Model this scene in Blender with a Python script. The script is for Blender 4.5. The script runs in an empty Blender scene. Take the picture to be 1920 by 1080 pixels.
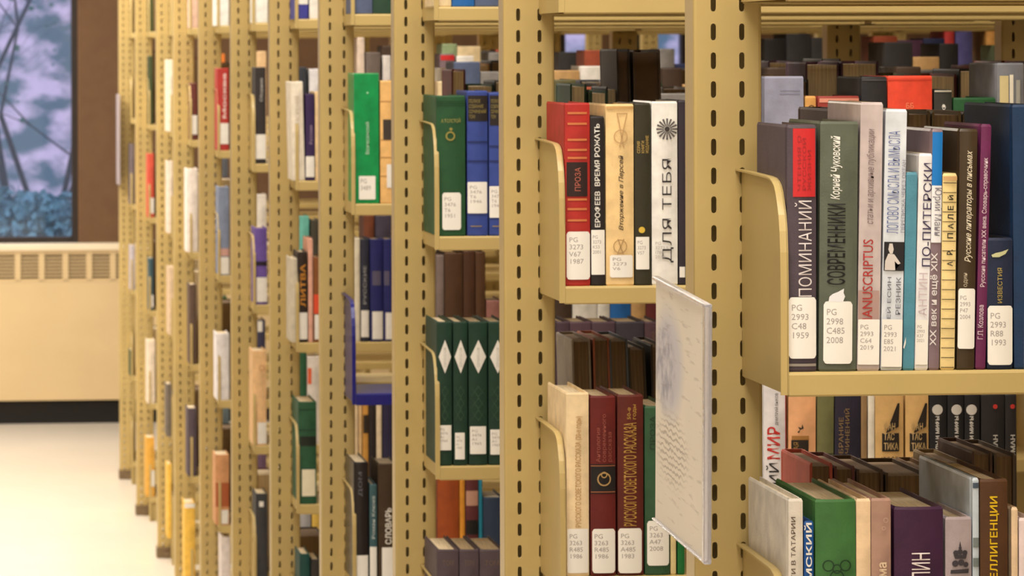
import bpy, bmesh, math, random
from mathutils import Matrix, Vector
C = bpy.context.scene.collection
sc = bpy.context.scene
random.seed(7)

# ------------------------------------------------------------------ camera
F = 8700.0                 # focal length in pixels of the 1920 frame
HZ = 88.0                  # horizon row
EYE = 1.68
TH = math.atan(1020.0 / F) # the camera is turned this far right of the aisle
ROLL = 0.003
cam = bpy.data.cameras.new('camera')
cam.sensor_width = 36.0
cam.lens = F / 1920 * 36
cam.shift_y = -(540 - HZ) / 1920
cam.clip_end = 200
cam.dof.use_dof = True
cam.dof.focus_distance = 4.25
cam.dof.aperture_fstop = 36
cam_o = bpy.data.objects.new('camera', cam)
C.objects.link(cam_o)
cam_o.matrix_world = (Matrix.Translation((0, 0, EYE)) @ Matrix.Rotation(-TH, 4, 'Z')
                      @ Matrix.Rotation(math.pi / 2, 4, 'X') @ Matrix.Rotation(-ROLL, 4, 'Z'))
sc.camera = cam_o

# ------------------------------------------------------------------ world, exposure
sc.view_settings.view_transform = 'Standard'
sc.view_settings.look = 'None'
sc.view_settings.gamma = 1
sc.view_settings.exposure = 0.2
sc.view_settings.use_curve_mapping = False
w = bpy.data.worlds.new('dusk_sky')
sc.world = w
w.use_nodes = True
w.node_tree.nodes['Background'].inputs[0].default_value = (0.45, 0.44, 0.54, 1)
w.node_tree.nodes['Background'].inputs[1].default_value = 2.3

YA, SP = 4.043, 1.41       # first upright face, spacing of the ranges
CEIL = 2.95
def area(name, loc, sx, sy, power, col=(1, .93, .83)):
    l = bpy.data.lights.new(name, 'AREA')
    l.shape = 'RECTANGLE'; l.size = sx; l.size_y = sy; l.energy = power; l.color = col
    o = bpy.data.objects.new(name, l); C.objects.link(o); o.location = loc
    return o
for i in range(-3, 11):    # one row of tubes over every gap between ranges
    area('fluorescent_row', (0.5, YA + SP * i - 0.70, CEIL - .06), 1.1, 0.4, 22)
for k in range(8):         # rows over the main aisle
    area('aisle_light', (-0.9, -2 + k * 3.1, CEIL - .06), 1.1, 1.3, 4 if k < 5 else 60)
area('camera_side_fill', (0.6, -1.6, CEIL - .06), 3.0, 3.0, 95)  # unseen soft lamp added on the camera side to light the fronts

# ------------------------------------------------------------------ pixel helpers
def unroll(px, py):
    return px - ROLL * (py - HZ), py + ROLL * (px - 960)
def X_at(px, Y, py=500):
    px, _ = unroll(px, py)
    return Y * math.tan(TH + math.atan((px - 960) / F))
def Zc(X, Y): return X * math.sin(TH) + Y * math.cos(TH)
def Z_at(px, py, X, Y):
    _, y = unroll(px, py)
    return EYE - (y - HZ) * Zc(X, Y) / F
def at(px, py, Y):
    X = X_at(px, Y, py)
    return Vector((X, Y, Z_at(px, py, X, Y)))

# ------------------------------------------------------------------ materials
def lin(c):
    return tuple(((v / 255) / 12.92 if v / 255 <= .04045 else ((v / 255 + .055) / 1.055) ** 2.4) for v in c)
MATS = {}
def mat(name, rgb, rough=.55, var=.10, scale=60, bump=.0, metal=0., coat=0., stretch=(1, 1, 1), spec=.4, fine=0.):
    key = (name, tuple(rgb), rough, var, scale, bump)
    if key in MATS: return MATS[key]
    m = bpy.data.materials.new(name); m.use_nodes = True
    nt = m.node_tree; n = nt.nodes; L = nt.links
    b = n['Principled BSDF']
    b.inputs['Roughness'].default_value = rough
    b.inputs['Metallic'].default_value = metal
    b.inputs['Specular IOR Level'].default_value = spec
    if coat: b.inputs['Coat Weight'].default_value = coat
    tc = n.new('ShaderNodeTexCoord'); mp = n.new('ShaderNodeMapping')
    mp.inputs['Scale'].default_value = stretch
    L.new(tc.outputs['Object'], mp.inputs[0])
    no = n.new('ShaderNodeTexNoise'); no.inputs['Scale'].default_value = scale; no.inputs['Detail'].default_value = 4
    L.new(mp.outputs[0], no.inputs['Vector'])
    r = n.new('ShaderNodeValToRGB')
    c = lin(rgb)
    r.color_ramp.elements[0].position = .3; r.color_ramp.elements[1].position = .7
    r.color_ramp.elements[0].color = tuple(v * (1 - var) for v in c) + (1,)
    r.color_ramp.elements[1].color = tuple(min(1, v * (1 + var)) for v in c) + (1,)
    L.new(no.outputs[0], r.inputs[0]); L.new(r.outputs[0], b.inputs['Base Color'])
    if bump:
        n2 = n.new('ShaderNodeTexNoise'); n2.inputs['Scale'].default_value = scale * 12
        L.new(mp.outputs[0], n2.inputs['Vector'])
        bp = n.new('ShaderNodeBump'); bp.inputs['Strength'].default_value = bump; bp.inputs['Distance'].default_value = .0006
        L.new(n2.outputs[0], bp.inputs['Height']); L.new(bp.outputs[0], b.inputs['Normal'])
    MATS[key] = m
    return m
TAN = mat('tan_enamel', (195, 171, 112), .36, .05, 9, bump=.12)
BLUEM = mat('blue_enamel', (24, 26, 122), .3, .08, 9)
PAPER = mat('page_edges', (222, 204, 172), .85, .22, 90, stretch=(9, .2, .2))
PAPERD = mat('shaded_page_edges', (128, 106, 82), .9, .25, 90, stretch=(9, .2, .2))  # darker copy of the page colour, shade inside the ranges painted in
LABEL = mat('label_paper', (246, 242, 236), .7, .02, 40)
GREYINK = mat('grey_ink', (168, 160, 158), .8, .05, 40)
def bookmat(rgb, gloss=False):
    return mat('book_cover', rgb, .32 if gloss else .62, .16, 45, bump=0. if gloss else .35)
def ink(rgb): return mat('ink', rgb, .6, .05, 50)

# ------------------------------------------------------------------ mesh helpers
def obj(name, bm, m, parent=None, loc=None):
    me = bpy.data.meshes.new(name)
    bmesh.ops.recalc_face_normals(bm, faces=bm.faces)
    bm.to_mesh(me); bm.free()
    for mm in (m if isinstance(m, (list, tuple)) else [m]): me.materials.append(mm)
    o = bpy.data.objects.new(name, me); C.objects.link(o)
    if parent: o.parent = parent
    if loc: o.location = loc
    return o
def tag(o, label=None, cat=None, group=None, kind=None):
    if label: o['label'] = label
    if cat: o['category'] = cat
    if group: o['group'] = group
    if kind: o['kind'] = kind
    return o
def empty(name, loc, label=None, cat=None, group=None):
    o = bpy.data.objects.new(name, None); C.objects.link(o); o.location = loc; o.empty_display_size = .05
    return tag(o, label, cat, group)
def box(bm, a, b, bevel=0., mi=0):
    r = bmesh.ops.create_cube(bm, size=1)
    vs = r['verts']
    for v in vs:
        v.co = Vector([a[k] + (v.co[k] + .5) * (b[k] - a[k]) for k in range(3)])
    fs = {f for v in vs for f in v.link_faces}
    for f in fs: f.material_index = mi
    if bevel:
        es = {e for v in vs for e in v.link_edges}
        bmesh.ops.bevel(bm, geom=list(es), offset=bevel, segments=2, affect='EDGES', profile=.5)
def prism(bm, pts, axis, a, b, mi=0):
    """extrude a closed 2D outline along an axis between a and b"""
    def P(p, t):
        return {'x': (t, p[0], p[1]), 'y': (p[0], t, p[1]), 'z': (p[0], p[1], t)}[axis]
    v0 = [bm.verts.new(P(p, a)) for p in pts]; v1 = [bm.verts.new(P(p, b)) for p in pts]
    n = len(pts)
    for k in range(n):
        f = bm.faces.new((v0[k], v0[(k + 1) % n], v1[(k + 1) % n], v1[k])); f.material_index = mi
    for vs in (v0, v1):
        f = bm.faces.new(vs); f.material_index = mi
    return v0, v1
def bmn(): return bmesh.new()

# ================================================================== the room
WY = 21.02                                   # plane of the far wall
plaster = mat('plaster', (232, 222, 200), .8, .03, 6)
bm = bmn(); box(bm, (-5, -5, -.1), (9, WY + .3, 0))
fm = mat('floor_tile', (236, 228, 216), .22, .025, 2.2)
tag(obj('floor', bm, fm), kind='structure')
bm = bmn(); box(bm, (-5, -5, CEIL), (9, WY + .3, CEIL + .1))
tag(obj('ceiling', bm, plaster), kind='structure')
bm = bmn(); box(bm, (-5.1, -5, 0), (-5, WY + .3, CEIL))
tag(obj('wall_left', bm, mat('low_bounce_brown', (128, 112, 92), .7, .08, 4)), kind='structure')  # unseen wall, colour darkened to cut light bounced from the left
bm = bmn(); box(bm, (9, -5, 0), (9.1, WY + .3, CEIL))
tag(obj('wall_right', bm, plaster), kind='structure')
bm = bmn(); box(bm, (-5, -5.1, 0), (9, -5, CEIL))
tag(obj('wall_front', bm, plaster), kind='structure')
bm = bmn()                                    # far wall under and over the windows, with brown columns between panes
box(bm, (-5, WY, 0), (9, WY + .25, .80)); box(bm, (-5, WY, 2.6), (9, WY + .25, CEIL))
tag(obj('wall_back', bm, plaster), kind='structure')
brown = mat('brown_column', (112, 82, 56), .6, .08, 14)
darkfr = mat('dark_frame', (44, 34, 30), .45, .08, 14)
xg = X_at(146, WY, 300); xc1 = X_at(219, WY, 300)
cols = []
k = 0
px_pitch = 1.75
spans = [(xg - 3.4, xg)]
for a, b in ((1050, 1128), (1192, 1290), (1745, 1835)): spans.append((X_at(a, WY), X_at(b, WY)))
glassm = bpy.data.materials.new('window_glass'); glassm.use_nodes = True
nt = glassm.node_tree; nt.nodes.clear()
o_ = nt.nodes.new('ShaderNodeOutputMaterial'); mx = nt.nodes.new('ShaderNodeMixShader')
tr = nt.nodes.new('ShaderNodeBsdfTransparent'); gl = nt.nodes.new('ShaderNodeBsdfGlossy'); gl.inputs['Roughness'].default_value = .02
tr.inputs[0].default_value = (.92, .95, .97, 1)
mx.inputs[0].default_value = .05
nt.links.new(tr.outputs[0], mx.inputs[1]); nt.links.new(gl.outputs[0], mx.inputs[2]); nt.links.new(mx.outputs[0], o_.inputs[0])
zs = Z_at(100, 449, xg, WY)
for k, (a, b) in enumerate(spans):
    W = empty('window_%d' % (k + 1), ((a + b) / 2, WY, .8)); W['kind'] = 'structure'
    bm = bmn(); h = (b - a) / 2; t = .028
    for (p, q) in (((-h, 0, 0), (-h + t, .08, 1.8)), ((h - t, 0, 0), (h, .08, 1.8)), ((-h + t, 0, 0), (h - t, .08, max(.03, zs - .8))), ((-h + t, 0, 1.77), (h - t, .08, 1.8))):
        box(bm, p, q, .002)
    obj('window_frame', bm, darkfr, W)
    bm = bmn(); box(bm, (-h + t, .04, .03), (h - t, .046, 1.77)); obj('window_pane', bm, glassm, W)
edges = [-5] + [v for s in spans for v in s] + [9]
for k in range(0, len(edges), 2):
    a, b = edges[k], edges[k + 1]
    if b - a < .01: continue
    bm = bmn(); box(bm, (a, WY - .015, .80), (b, WY + .2, 2.6), .006)
    tag(obj('trim_%d' % (k // 2 + 1), bm, brown), kind='structure')

# outside: a slope of fallen leaves and dusk light, bare trees in front of it
om = mat('lilac_hillside', (206, 190, 232), .9, .22, 3.4)
nt = om.node_tree; r_ = [n for n in nt.nodes if n.type == 'VALTORGB'][0].color_ramp
r_.elements[0].color = lin((84, 112, 128)) + (1,); r_.elements[1].color = lin((200, 186, 210)) + (1,)
r_.elements[0].position = .46; r_.elements[1].position = .62
bm = bmn()
NX, NY = 30, 24
vs = {}
for a in range(NX):
    for b in range(NY):
        x = -18 + a * 1.4; y = WY + 6 + b * 1.2
        z = -1.3 + max(0, b - 1) * 1.0 + random.uniform(-.12, .12)
        vs[a, b] = bm.verts.new((x, y, z))
for a in range(NX - 1):
    for b in range(NY - 1):
        f = bm.faces.new((vs[a, b], vs[a + 1, b], vs[a + 1, b + 1], vs[a, b + 1])); f.smooth = True
tag(obj('hillside', bm, om), kind='structure')
bark = mat('dark_teal_bark', (52, 68, 88), .9, .15, 8)
leafm = mat('teal_leaves', (74, 124, 124), .8, .25, 3)
leafb = mat('blue_green_leaves', (104, 158, 184), .8, .25, 3)
def tube(bm, p0, p1, r0, r1, n=7):
    d = (p1 - p0); q = d.to_track_quat('Z', 'Y')
    A = [bm.verts.new(p0 + q @ Vector((r0 * math.cos(6.2832 * k / n), r0 * math.sin(6.2832 * k / n), 0))) for k in range(n)]
    B = [bm.verts.new(p1 + q @ Vector((r1 * math.cos(6.2832 * k / n), r1 * math.sin(6.2832 * k / n), 0))) for k in range(n)]
    for k in range(n):
        bm.faces.new((A[k], A[(k + 1) % n], B[(k + 1) % n], B[k]))
    bm.faces.new(A); bm.faces.new(B)
def tree(loc, h, rnd, label, lean, leaves=True, r=.09):
    root = empty('bare_tree', loc, label, 'tree', 'trees outside the window')
    bm = bmn(); tips = []
    def grow(p, d, ln, r, dep):
        n = 3
        for s in range(n):
            d = (d + Vector((rnd.uniform(-.3, .3), rnd.uniform(-.2, .2), rnd.uniform(-.08, .2)))).normalized()
            q = p + d * ln / n
            tube(bm, p, q, r, r * .86); p = q; r *= .86
            if dep < 5 and s > 0 or 0 < dep < 5:
                e = (d + Vector((rnd.choice((-1, 1)) * rnd.uniform(.6, 1.2), rnd.uniform(-.4, .4), rnd.uniform(-.5, .4)))).normalized()
                grow(p, e, ln * .66, r * .62, dep + 1)
        tips.append(p)
    grow(Vector((0, 0, 0)), Vector((lean, 0, 1)).normalized(), h, r, 0)
    obj('trunk', bm, bark, root)
    if leaves:
        bm = bmn()
        for p in tips:
            for _ in range(5):
                c = p + Vector([rnd.uniform(-.2, .2) for _ in range(3)])
                s = rnd.uniform(.008, .022)
                a, b_ = [Vector([rnd.uniform(-1, 1) for _ in range(3)]).normalized() * s for _ in range(2)]
                bm.faces.new([bm.verts.new(c + v) for v in (a, b_, -a, -b_)])
        obj('foliage', bm, leafm, root)
tree((X_at(70, WY + 3.2), WY + 3.2, -.9), 2.4, random.Random(3), 'dark forked bare tree in the middle of the window', .05, r=.032)
tree((X_at(-40, WY + 4.0), WY + 4.0, -1.0), 2.4, random.Random(11), 'bare tree leaning in from the left edge of the window', .35, r=.024)
tree((X_at(150, WY + 4.4), WY + 4.4, -1.0), 2.4, random.Random(23), 'thin bare tree beside the window column', -.25, r=.024)
def shrub(loc, R, label, m, rnd):
    bm = bmn()
    for _ in range(3200):
        v = Vector([rnd.gauss(0, 1) for _ in range(3)]).normalized() * R * rnd.uniform(.55, 1)
        v.z = abs(v.z) * .9; s = rnd.uniform(.012, .028)
        a, b_ = [Vector([rnd.uniform(-1, 1) for _ in range(3)]).normalized() * s for _ in range(2)]
        bm.faces.new([bm.verts.new(v + q) for q in (a, b_, -a, -b_)])
    o = obj('shrub', bm, m, None, loc); tag(o, label, 'shrub', 'shrubs outside the window')
for px, yy, R, lb, m in ((10, 2.4, .5, 'blue-green shrub low at the left of the window', leafb), (72, 2.7, .46, 'blue-green shrub low in the middle of the window', leafb),
                         (132, 2.3, .44, 'blue-green shrub low beside the window column', leafb), (34, 4.2, .55, 'teal shrub higher up behind the low shrubs', leafm)):
    base = EYE - (447 - HZ) * (WY + yy) / F - R * .35 if yy < 3 else .15
    shrub((X_at(px, WY + yy), WY + yy, base), R, lb, m, random.Random(px))

# radiator cabinet under the window
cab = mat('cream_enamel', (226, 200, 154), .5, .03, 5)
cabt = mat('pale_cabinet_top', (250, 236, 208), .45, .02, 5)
blackm = mat('black_rubber', (22, 20, 18), .7, .1, 20)
CY = WY - .17
z_top = Z_at(100, 458, X_at(100, CY), CY); z_g0 = Z_at(100, 527, X_at(100, CY), CY); z_g1 = Z_at(100, 474, X_at(100, CY), CY); z_b = Z_at(100, 751, X_at(100, CY), CY)
rad = empty('radiator_cabinet', (0, CY, 0), 'long cream radiator cabinet with louvred grille under the window', 'radiator')
bm = bmn(); box(bm, (-4.6, .01, z_b), (4, .165, z_g0)); box(bm, (-4.6, .03, z_g0), (4, .165, z_top - .03)); box(bm, (-4.6, 0, z_b), (4, .012, z_g0 - .004), .003)
obj('front_panel', bm, cab, rad)
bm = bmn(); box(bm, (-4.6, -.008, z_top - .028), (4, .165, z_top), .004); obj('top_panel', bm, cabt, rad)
bm = bmn(); p0 = X_at(30, CY); pp = (X_at(166, CY) - X_at(32, CY)) / 3
x = X_at(28, CY) - 44 * pp
while x < 2.0:
    box(bm, (x, 0, z_g0), (x + .026, .03, z_g1), .001)
    for k in range(8):
        z = z_g0 + (k + .5) * (z_g1 - z_g0) / 8
        box(bm, (x + .026, .006, z - .0035), (x + pp, .012, z + .0035))
    x += pp
box(bm, (-4.6, 0, z_g0 - .004), (4, .02, z_g0 + .004)); box(bm, (-4.6, 0, z_g1 - .002), (4, .02, z_top - .028))
obj('grille', bm, cab, rad)
bm = bmn(); box(bm, (-4.6, .026, z_g0 + .004), (4, .03, z_g1)); obj('louvre_shade_sheet', bm, mat('louvre_shade_sheet', (96, 76, 56), .7, .1, 30), rad)  # added dark sheet, paints the shade in the gaps behind the louvres
bm = bmn(); box(bm, (-4.6, .03, 0), (4, .165, z_b)); obj('kick_plate', bm, blackm, rad)

# ================================================================== shelving
PW, PD = .061, .052
LEV = {0: 1.738, 1: 1.408, 2: 1.0778, 3: .7476, 4: .4174, 5: .0872, -1: 2.068}
BAY = .92
SD = .228
SLOTC = .0127
def upright_mesh():
    bm = bmn()
    a, b, W, H = .00235, .0075, .0127, .0127
    sl = [(a, -(b - a)), (a, b - a), (.7 * a, b - .3 * a), (0, b), (-.7 * a, b - .3 * a), (-a, b - a), (-a, -(b - a)), (-.7 * a, -b + .3 * a), (0, -b), (.7 * a, -b + .3 * a)]
    rc = [(W, -(b - a)), (W, b - a), (W, H), (0, H), (-W, H), (-W, b - a), (-W, -(b - a)), (-W, -H), (0, -H), (W, -H)]
    z0 = 1.6927 - 65 * .0254
    N = 90
    for face, yf, yi in ((0, 0, .0016), (1, PD, PD - .0016)):
        for cx in (-SLOTC, SLOTC):
            for k in range(N):
                zc = z0 + k * .0254
                A = [bm.verts.new((cx + p[0], yf, zc + p[1])) for p in sl]
                B = [bm.verts.new((cx + p[0], yf, zc + p[1])) for p in rc]
                D = [bm.verts.new((cx + p[0], yi, zc + p[1])) for p in sl]
                for j in range(10):
                    j2 = (j + 1) % 10
                    bm.faces.new((A[j], A[j2], B[j2], B[j])); bm.faces.new((A[j], D[j], D[j2], A[j2]))
        for s in (-1, 1):
            prof = [(s * 2 * W, yf), (s * (PW / 2 - .003), yf), (s * (PW / 2 - .0008), yf + (.0008 if yf == 0 else -.0008)), (s * PW / 2, yf + (.003 if yf == 0 else -.003)), (s * PW / 2, PD / 2)]
            zl, zh = z0 - H, z0 + (N - 1) * .0254 + H
            for p, q in zip(prof, prof[1:]):
                bm.faces.new([bm.verts.new(v) for v in ((p[0], p[1], zl), (q[0], q[1], zl), (q[0], q[1], zh), (p[0], p[1], zh))])
        for zl, zh in ((0, z0 - H), (z0 + (N - 1) * .0254 + H, 2.36)):
            bm.faces.new([bm.verts.new(v) for v in ((-PW / 2, yf, zl), (PW / 2, yf, zl), (PW / 2, yf, zh), (-PW / 2, yf, zh))])
            for s in (-1, 1):
                bm.faces.new([bm.verts.new(v) for v in ((s * PW / 2, yf, zl), (s * PW / 2, PD / 2, zl), (s * PW / 2, PD / 2, zh), (s * PW / 2, yf, zh))])
    bm.faces.new([bm.verts.new(v) for v in ((-PW / 2, 0, 2.36), (PW / 2, 0, 2.36), (PW / 2, PD, 2.36), (-PW / 2, PD, 2.36))])
    bmesh.ops.remove_doubles(bm, verts=bm.verts, dist=.00005)
    me = bpy.data.meshes.new('upright'); bmesh.ops.recalc_face_normals(bm, faces=bm.faces); bm.to_mesh(me); bm.free()
    me.materials.append(TAN); return me
def foot_mesh():
    bm = bmn(); box(bm, (-.034, -.012, 0), (.034, PD + .012, .035), .002); box(bm, (-.012, -.02, 0), (.012, -.012, .02), .002)
    me = bpy.data.meshes.new('foot'); bm.to_mesh(me); bm.free(); me.materials.append(mat('foot_plate', (120, 100, 74), .5, .08, 14)); return me
L = BAY - 2 * SLOTC
def shelf_mesh(mt, base=False):
    t = .0205; bm = bmn()
    pr = [(-SD, -.0025), (-SD + .0008, -.0008), (-SD + .0025, 0), (-.002, 0), (0, -.002), (0, -t), (-.012, -t), (-.012, -t + .0015), (-.0015, -t + .0015), (-.0015, -.0016),
          (-SD + .0015, -.0016), (-SD + .0015, -t + .0015), (-SD + .012, -t + .0015), (-SD + .012, -t), (-SD + .0015, -t), (-SD, -t + .0015)]
    prism(bm, pr, 'x', .0008, L - .0008)
    if base: box(bm, (.0008, -SD + .012, -.0872), (L - .0008, -SD + .014, -.0025))
    me = bpy.data.meshes.new('shelf'); bmesh.ops.recalc_face_normals(bm, faces=bm.faces); bm.to_mesh(me); bm.free(); me.materials.append(mt); return me
def bracket_mesh(mt, base=False):
    bm = bmn()
    zb = -.019 if not base else -.0872
    out = [(0, zb), (0, .1637), (-.06, .1632), (-.157, .1616), (-.175, .1606), (-.188, .158), (-.1975, .1545), (-.2045, .149), (-.211, .1418), (-.2185, .131), (-.2235, .1176), (-.2265, .10), (-.228, .07), (-.228, .02), (-.228, zb)]
    prism(bm, out, 'x', -.0006, .0006)
    fl = .0062; th = .0015
    c = Vector((-.10, .06))
    pts = out[1:]
    for p, q in zip(pts, pts[1:]):      # bent rim around the top and the front, towards the outer side
        P, Q = Vector(p), Vector(q)
        d = (Q - P).normalized(); n = Vector((d.y, -d.x))
        if n.dot(c - P) < 0: n = -n
        for f in (0,):
            v = [bm.verts.new((x, u.x, u.y)) for x in (-fl, 0) for u in (P, Q, Q + n * th, P + n * th)]
            for idx in ((0, 1, 2, 3), (4, 7, 6, 5), (0, 4, 5, 1), (3, 2, 6, 7), (0, 3, 7, 4), (1, 5, 6, 2)):
                bm.faces.new([v[j] for j in idx])
    # hook teeth reaching into the slots
    for z in (.15, .02):
        box(bm, (-.0006, -.001, z - .010), (.0006, .004, z))
    me = bpy.data.meshes.new('bracket'); bmesh.ops.recalc_face_normals(bm, faces=bm.faces); bm.to_mesh(me); bm.free(); me.materials.append(mt); return me
UP = upright_mesh(); FT = foot_mesh()
SH = {k: shelf_mesh(m, b) for k, m, b in (('t', TAN, False), ('b', BLUEM, False), ('base', TAN, True))}
BR = {k: bracket_mesh(m, b) for k, m, b in (('t', TAN, False), ('b', BLUEM, False), ('base', TAN, True))}
def inst(name, me, parent, loc, rz=0, sx=1):
    o = bpy.data.objects.new(name, me); C.objects.link(o); o.parent = parent; o.location = loc
    o.rotation_euler = (0, 0, rz); o.scale = (sx, 1, 1); return o
EDGE = {-1: None, 0: 1285, 1: 935.5, 2: 734, 3: 597, 4: 504, 5: 432, 6: 372.5, 7: 325, 8: 293, 9: 254, 10: 223}
ORD = ['nearest', 'second', 'third', 'fourth', 'fifth', 'sixth', 'seventh', 'eighth', 'ninth', 'tenth', 'farthest']
RX, RY = {}, {}
for i in range(-1, 11):
    Y = YA + SP * i
    RY[i] = Y
    RX[i] = (.6655 if i == 0 else .6650) if i <= 0 else X_at(EDGE[i], Y + PD, 500) + PW / 2
def make_range(i):
    X0, Y = RX[i], RY[i]
    lab = {-1: 'tan steel shelf range just in front, only a bracket edge showing at right frame edge'}.get(i) or (
        'nearest tan slotted-steel book range, paper notice on its end' if i == 0 else
        'tan slotted-steel book range with one blue shelf, fourth range down the row' if i == 3 else
        'tan slotted-steel book range, %s range down the row' % ORD[i] if i < 10 else 'farthest tan slotted-steel book range, beside the window column')
    root = empty('shelving_range', (X0, Y, 0), lab, 'bookshelf', 'parallel book ranges')
    xr = X_at(1925, Y)
    nb = max(1, math.ceil((xr - X0) / BAY)) if i >= 0 else 1
    nb = min(nb, 4)
    for k in range(nb + 1):
        inst('upright', UP, root, (k * BAY, 0, 0)); inst('foot', FT, root, (k * BAY, 0, 0))
    for k in range(nb):
        for lv, z in LEV.items():
            for side in (0, 1):
                if i > 7 and k > 0 and lv != 1: continue
                key = 'base' if lv == 5 else ('b' if (i, lv, side, k) == (3, 2, 0, 0) else 't')
                if side == 0:
                    s = inst('shelf', SH[key], root, (k * BAY + SLOTC, -.0005, z))
                else:
                    s = inst('shelf', SH[key], root, (k * BAY + SLOTC + L, PD + .0005, z), math.pi)
                if key == 'b': s['label'] = 'blue enamelled empty shelf'
                inst('bracket', BR[key], s, (0, 0, 0)); inst('bracket', BR[key], s, (L, 0, 0), 0, -1)
    return root
for i in range(-1, 11): make_range(i)

# ================================================================== books
def spine_y(x, t, b): return -b * (1 - (2 * x / t) ** 2)
def cover_bm(t, H, D, b, mi=0, bm=None, soft=False):
    bm = bm or bmn(); th = min(.0024, t * .18) if not soft else .0006
    n = 8
    o = [(-t / 2, D)]
    if not soft: o += [(-t / 2, .011), (-t / 2 + .0012, .0075), (-t / 2 + .0002, .003)]
    o += [(-t / 2 + t * k / n, spine_y(-t / 2 + t * k / n, t, b)) for k in range(n + 1)]
    if not soft: o += [(t / 2 - .0002, .003), (t / 2 - .0012, .0075), (t / 2, .011)]
    o += [(t / 2, D)]
    inn = [(t / 2 - th, D), (t / 2 - th, .0025)] + [(-t / 2 + th + (t - 2 * th) * (n - k) / n, spine_y(-t / 2 + t * (n - k) / n, t, b) + .0018 + th * .3) for k in range(1, n)] + [(-t / 2 + th, .0025), (-t / 2 + th, D)]
    prof = o + inn; no = len(o)
    def ring(z, sh):
        vs = []
        for k, (x, y) in enumerate(prof):
            if k < no and sh: x *= (1 - sh / t * 2); y += sh if y < .001 else 0
            vs.append(bm.verts.new((x, y, z)))
        return vs
    rs = [ring(0, .0008), ring(.0018, 0), ring(H - .0022, 0), ring(H, .0009)]
    m = len(prof)
    for r0, r1 in zip(rs, rs[1:]):
        for k in range(m):
            f = bm.faces.new((r0[k], r0[(k + 1) % m], r1[(k + 1) % m], r1[k])); f.material_index = mi
    no2 = len(inn)
    for r in (rs[0], rs[-1]):      # caps as strips between outer and inner outlines
        O = r[:no]; I = r[no:][::-1]
        oi = ii = 0
        while oi < len(O) - 1 or ii < len(I) - 1:
            if ii >= len(I) - 1 or (oi < len(O) - 1 and oi / (len(O) - 1) <= ii / (len(I) - 1)):
                try: bm.faces.new((O[oi], O[oi + 1], I[ii])).material_index = mi
                except ValueError: pass
                oi += 1
            else:
                try: bm.faces.new((O[oi], I[ii + 1], I[ii])).material_index = mi
                except ValueError: pass
                ii += 1
    return bm
def pages_bm(t, H, D, soft, bm=None, mi=0):
    bm = bm or bmn(); th = min(.0024, t * .18) if not soft else .0006
    ins = .0035 if not soft else .0004
    x = t / 2 - th - .0001
    box(bm, (-x, .0028, ins), (x, D - (.004 if not soft else .0003), H - ins), 0, mi)
    return bm

def strip_bm(x0, x1, fz, t, b, lift, n=10):
    """patch that hugs the spine; fz(u) gives lower and upper z at u in 0..1"""
    bm = bmn(); rows = []
    for k in range(n + 1):
        u = k / n; x = x0 + (x1 - x0) * u; z0, z1 = fz(u)
        y = spine_y(max(-t / 2, min(t / 2, x)), t, b) - lift
        rows.append((bm.verts.new((x, y, z0)), bm.verts.new((x, y, z1))))
    for a, c in zip(rows, rows[1:]):
        bm.faces.new((a[0], c[0], c[1], a[1]))
    for f in bm.faces: f.smooth = False
    return bm

def text_obj(name, s, box4, up, t, b, rgb, parent, shear=0., bold=0., lift=.0006, mt=None, keep=False):
    x0, x1, z0, z1 = box4
    cu = bpy.data.curves.new(name, 'FONT'); cu.body = s; cu.shear = shear; cu.offset = bold; cu.resolution_u = 2
    cu.align_x = 'LEFT'; cu.space_line = 1.05
    to = bpy.data.objects.new('tmp', cu); C.objects.link(to)
    dg = bpy.context.evaluated_depsgraph_get(); dg.update()
    me = bpy.data.meshes.new_from_object(to.evaluated_get(dg))
    bpy.data.objects.remove(to); bpy.data.curves.remove(cu)
    if not me.vertices: return None
    xs = [v.co.x for v in me.vertices]; ys = [v.co.y for v in me.vertices]
    a0, a1, b0, b1 = min(xs), max(xs), min(ys), max(ys)
    for v in me.vertices:
        u = (v.co.x - a0) / (a1 - a0 + 1e-9); q = (v.co.y - b0) / (b1 - b0 + 1e-9)
        if up == 'up':   X = x1 - q * (x1 - x0); Z = z0 + u * (z1 - z0)
        elif up == 'down': X = x0 + q * (x1 - x0); Z = z1 - u * (z1 - z0)
        else: X = x0 + u * (x1 - x0); Z = z0 + q * (z1 - z0)
        v.co = (X, spine_y(max(-t / 2, min(t / 2, X)), t, b) - lift, Z)
    me.materials.clear(); me.materials.append(mt or ink(rgb)); me.name = name
    o = bpy.data.objects.new(name, me); C.objects.link(o); o.parent = parent
    return o

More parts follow.
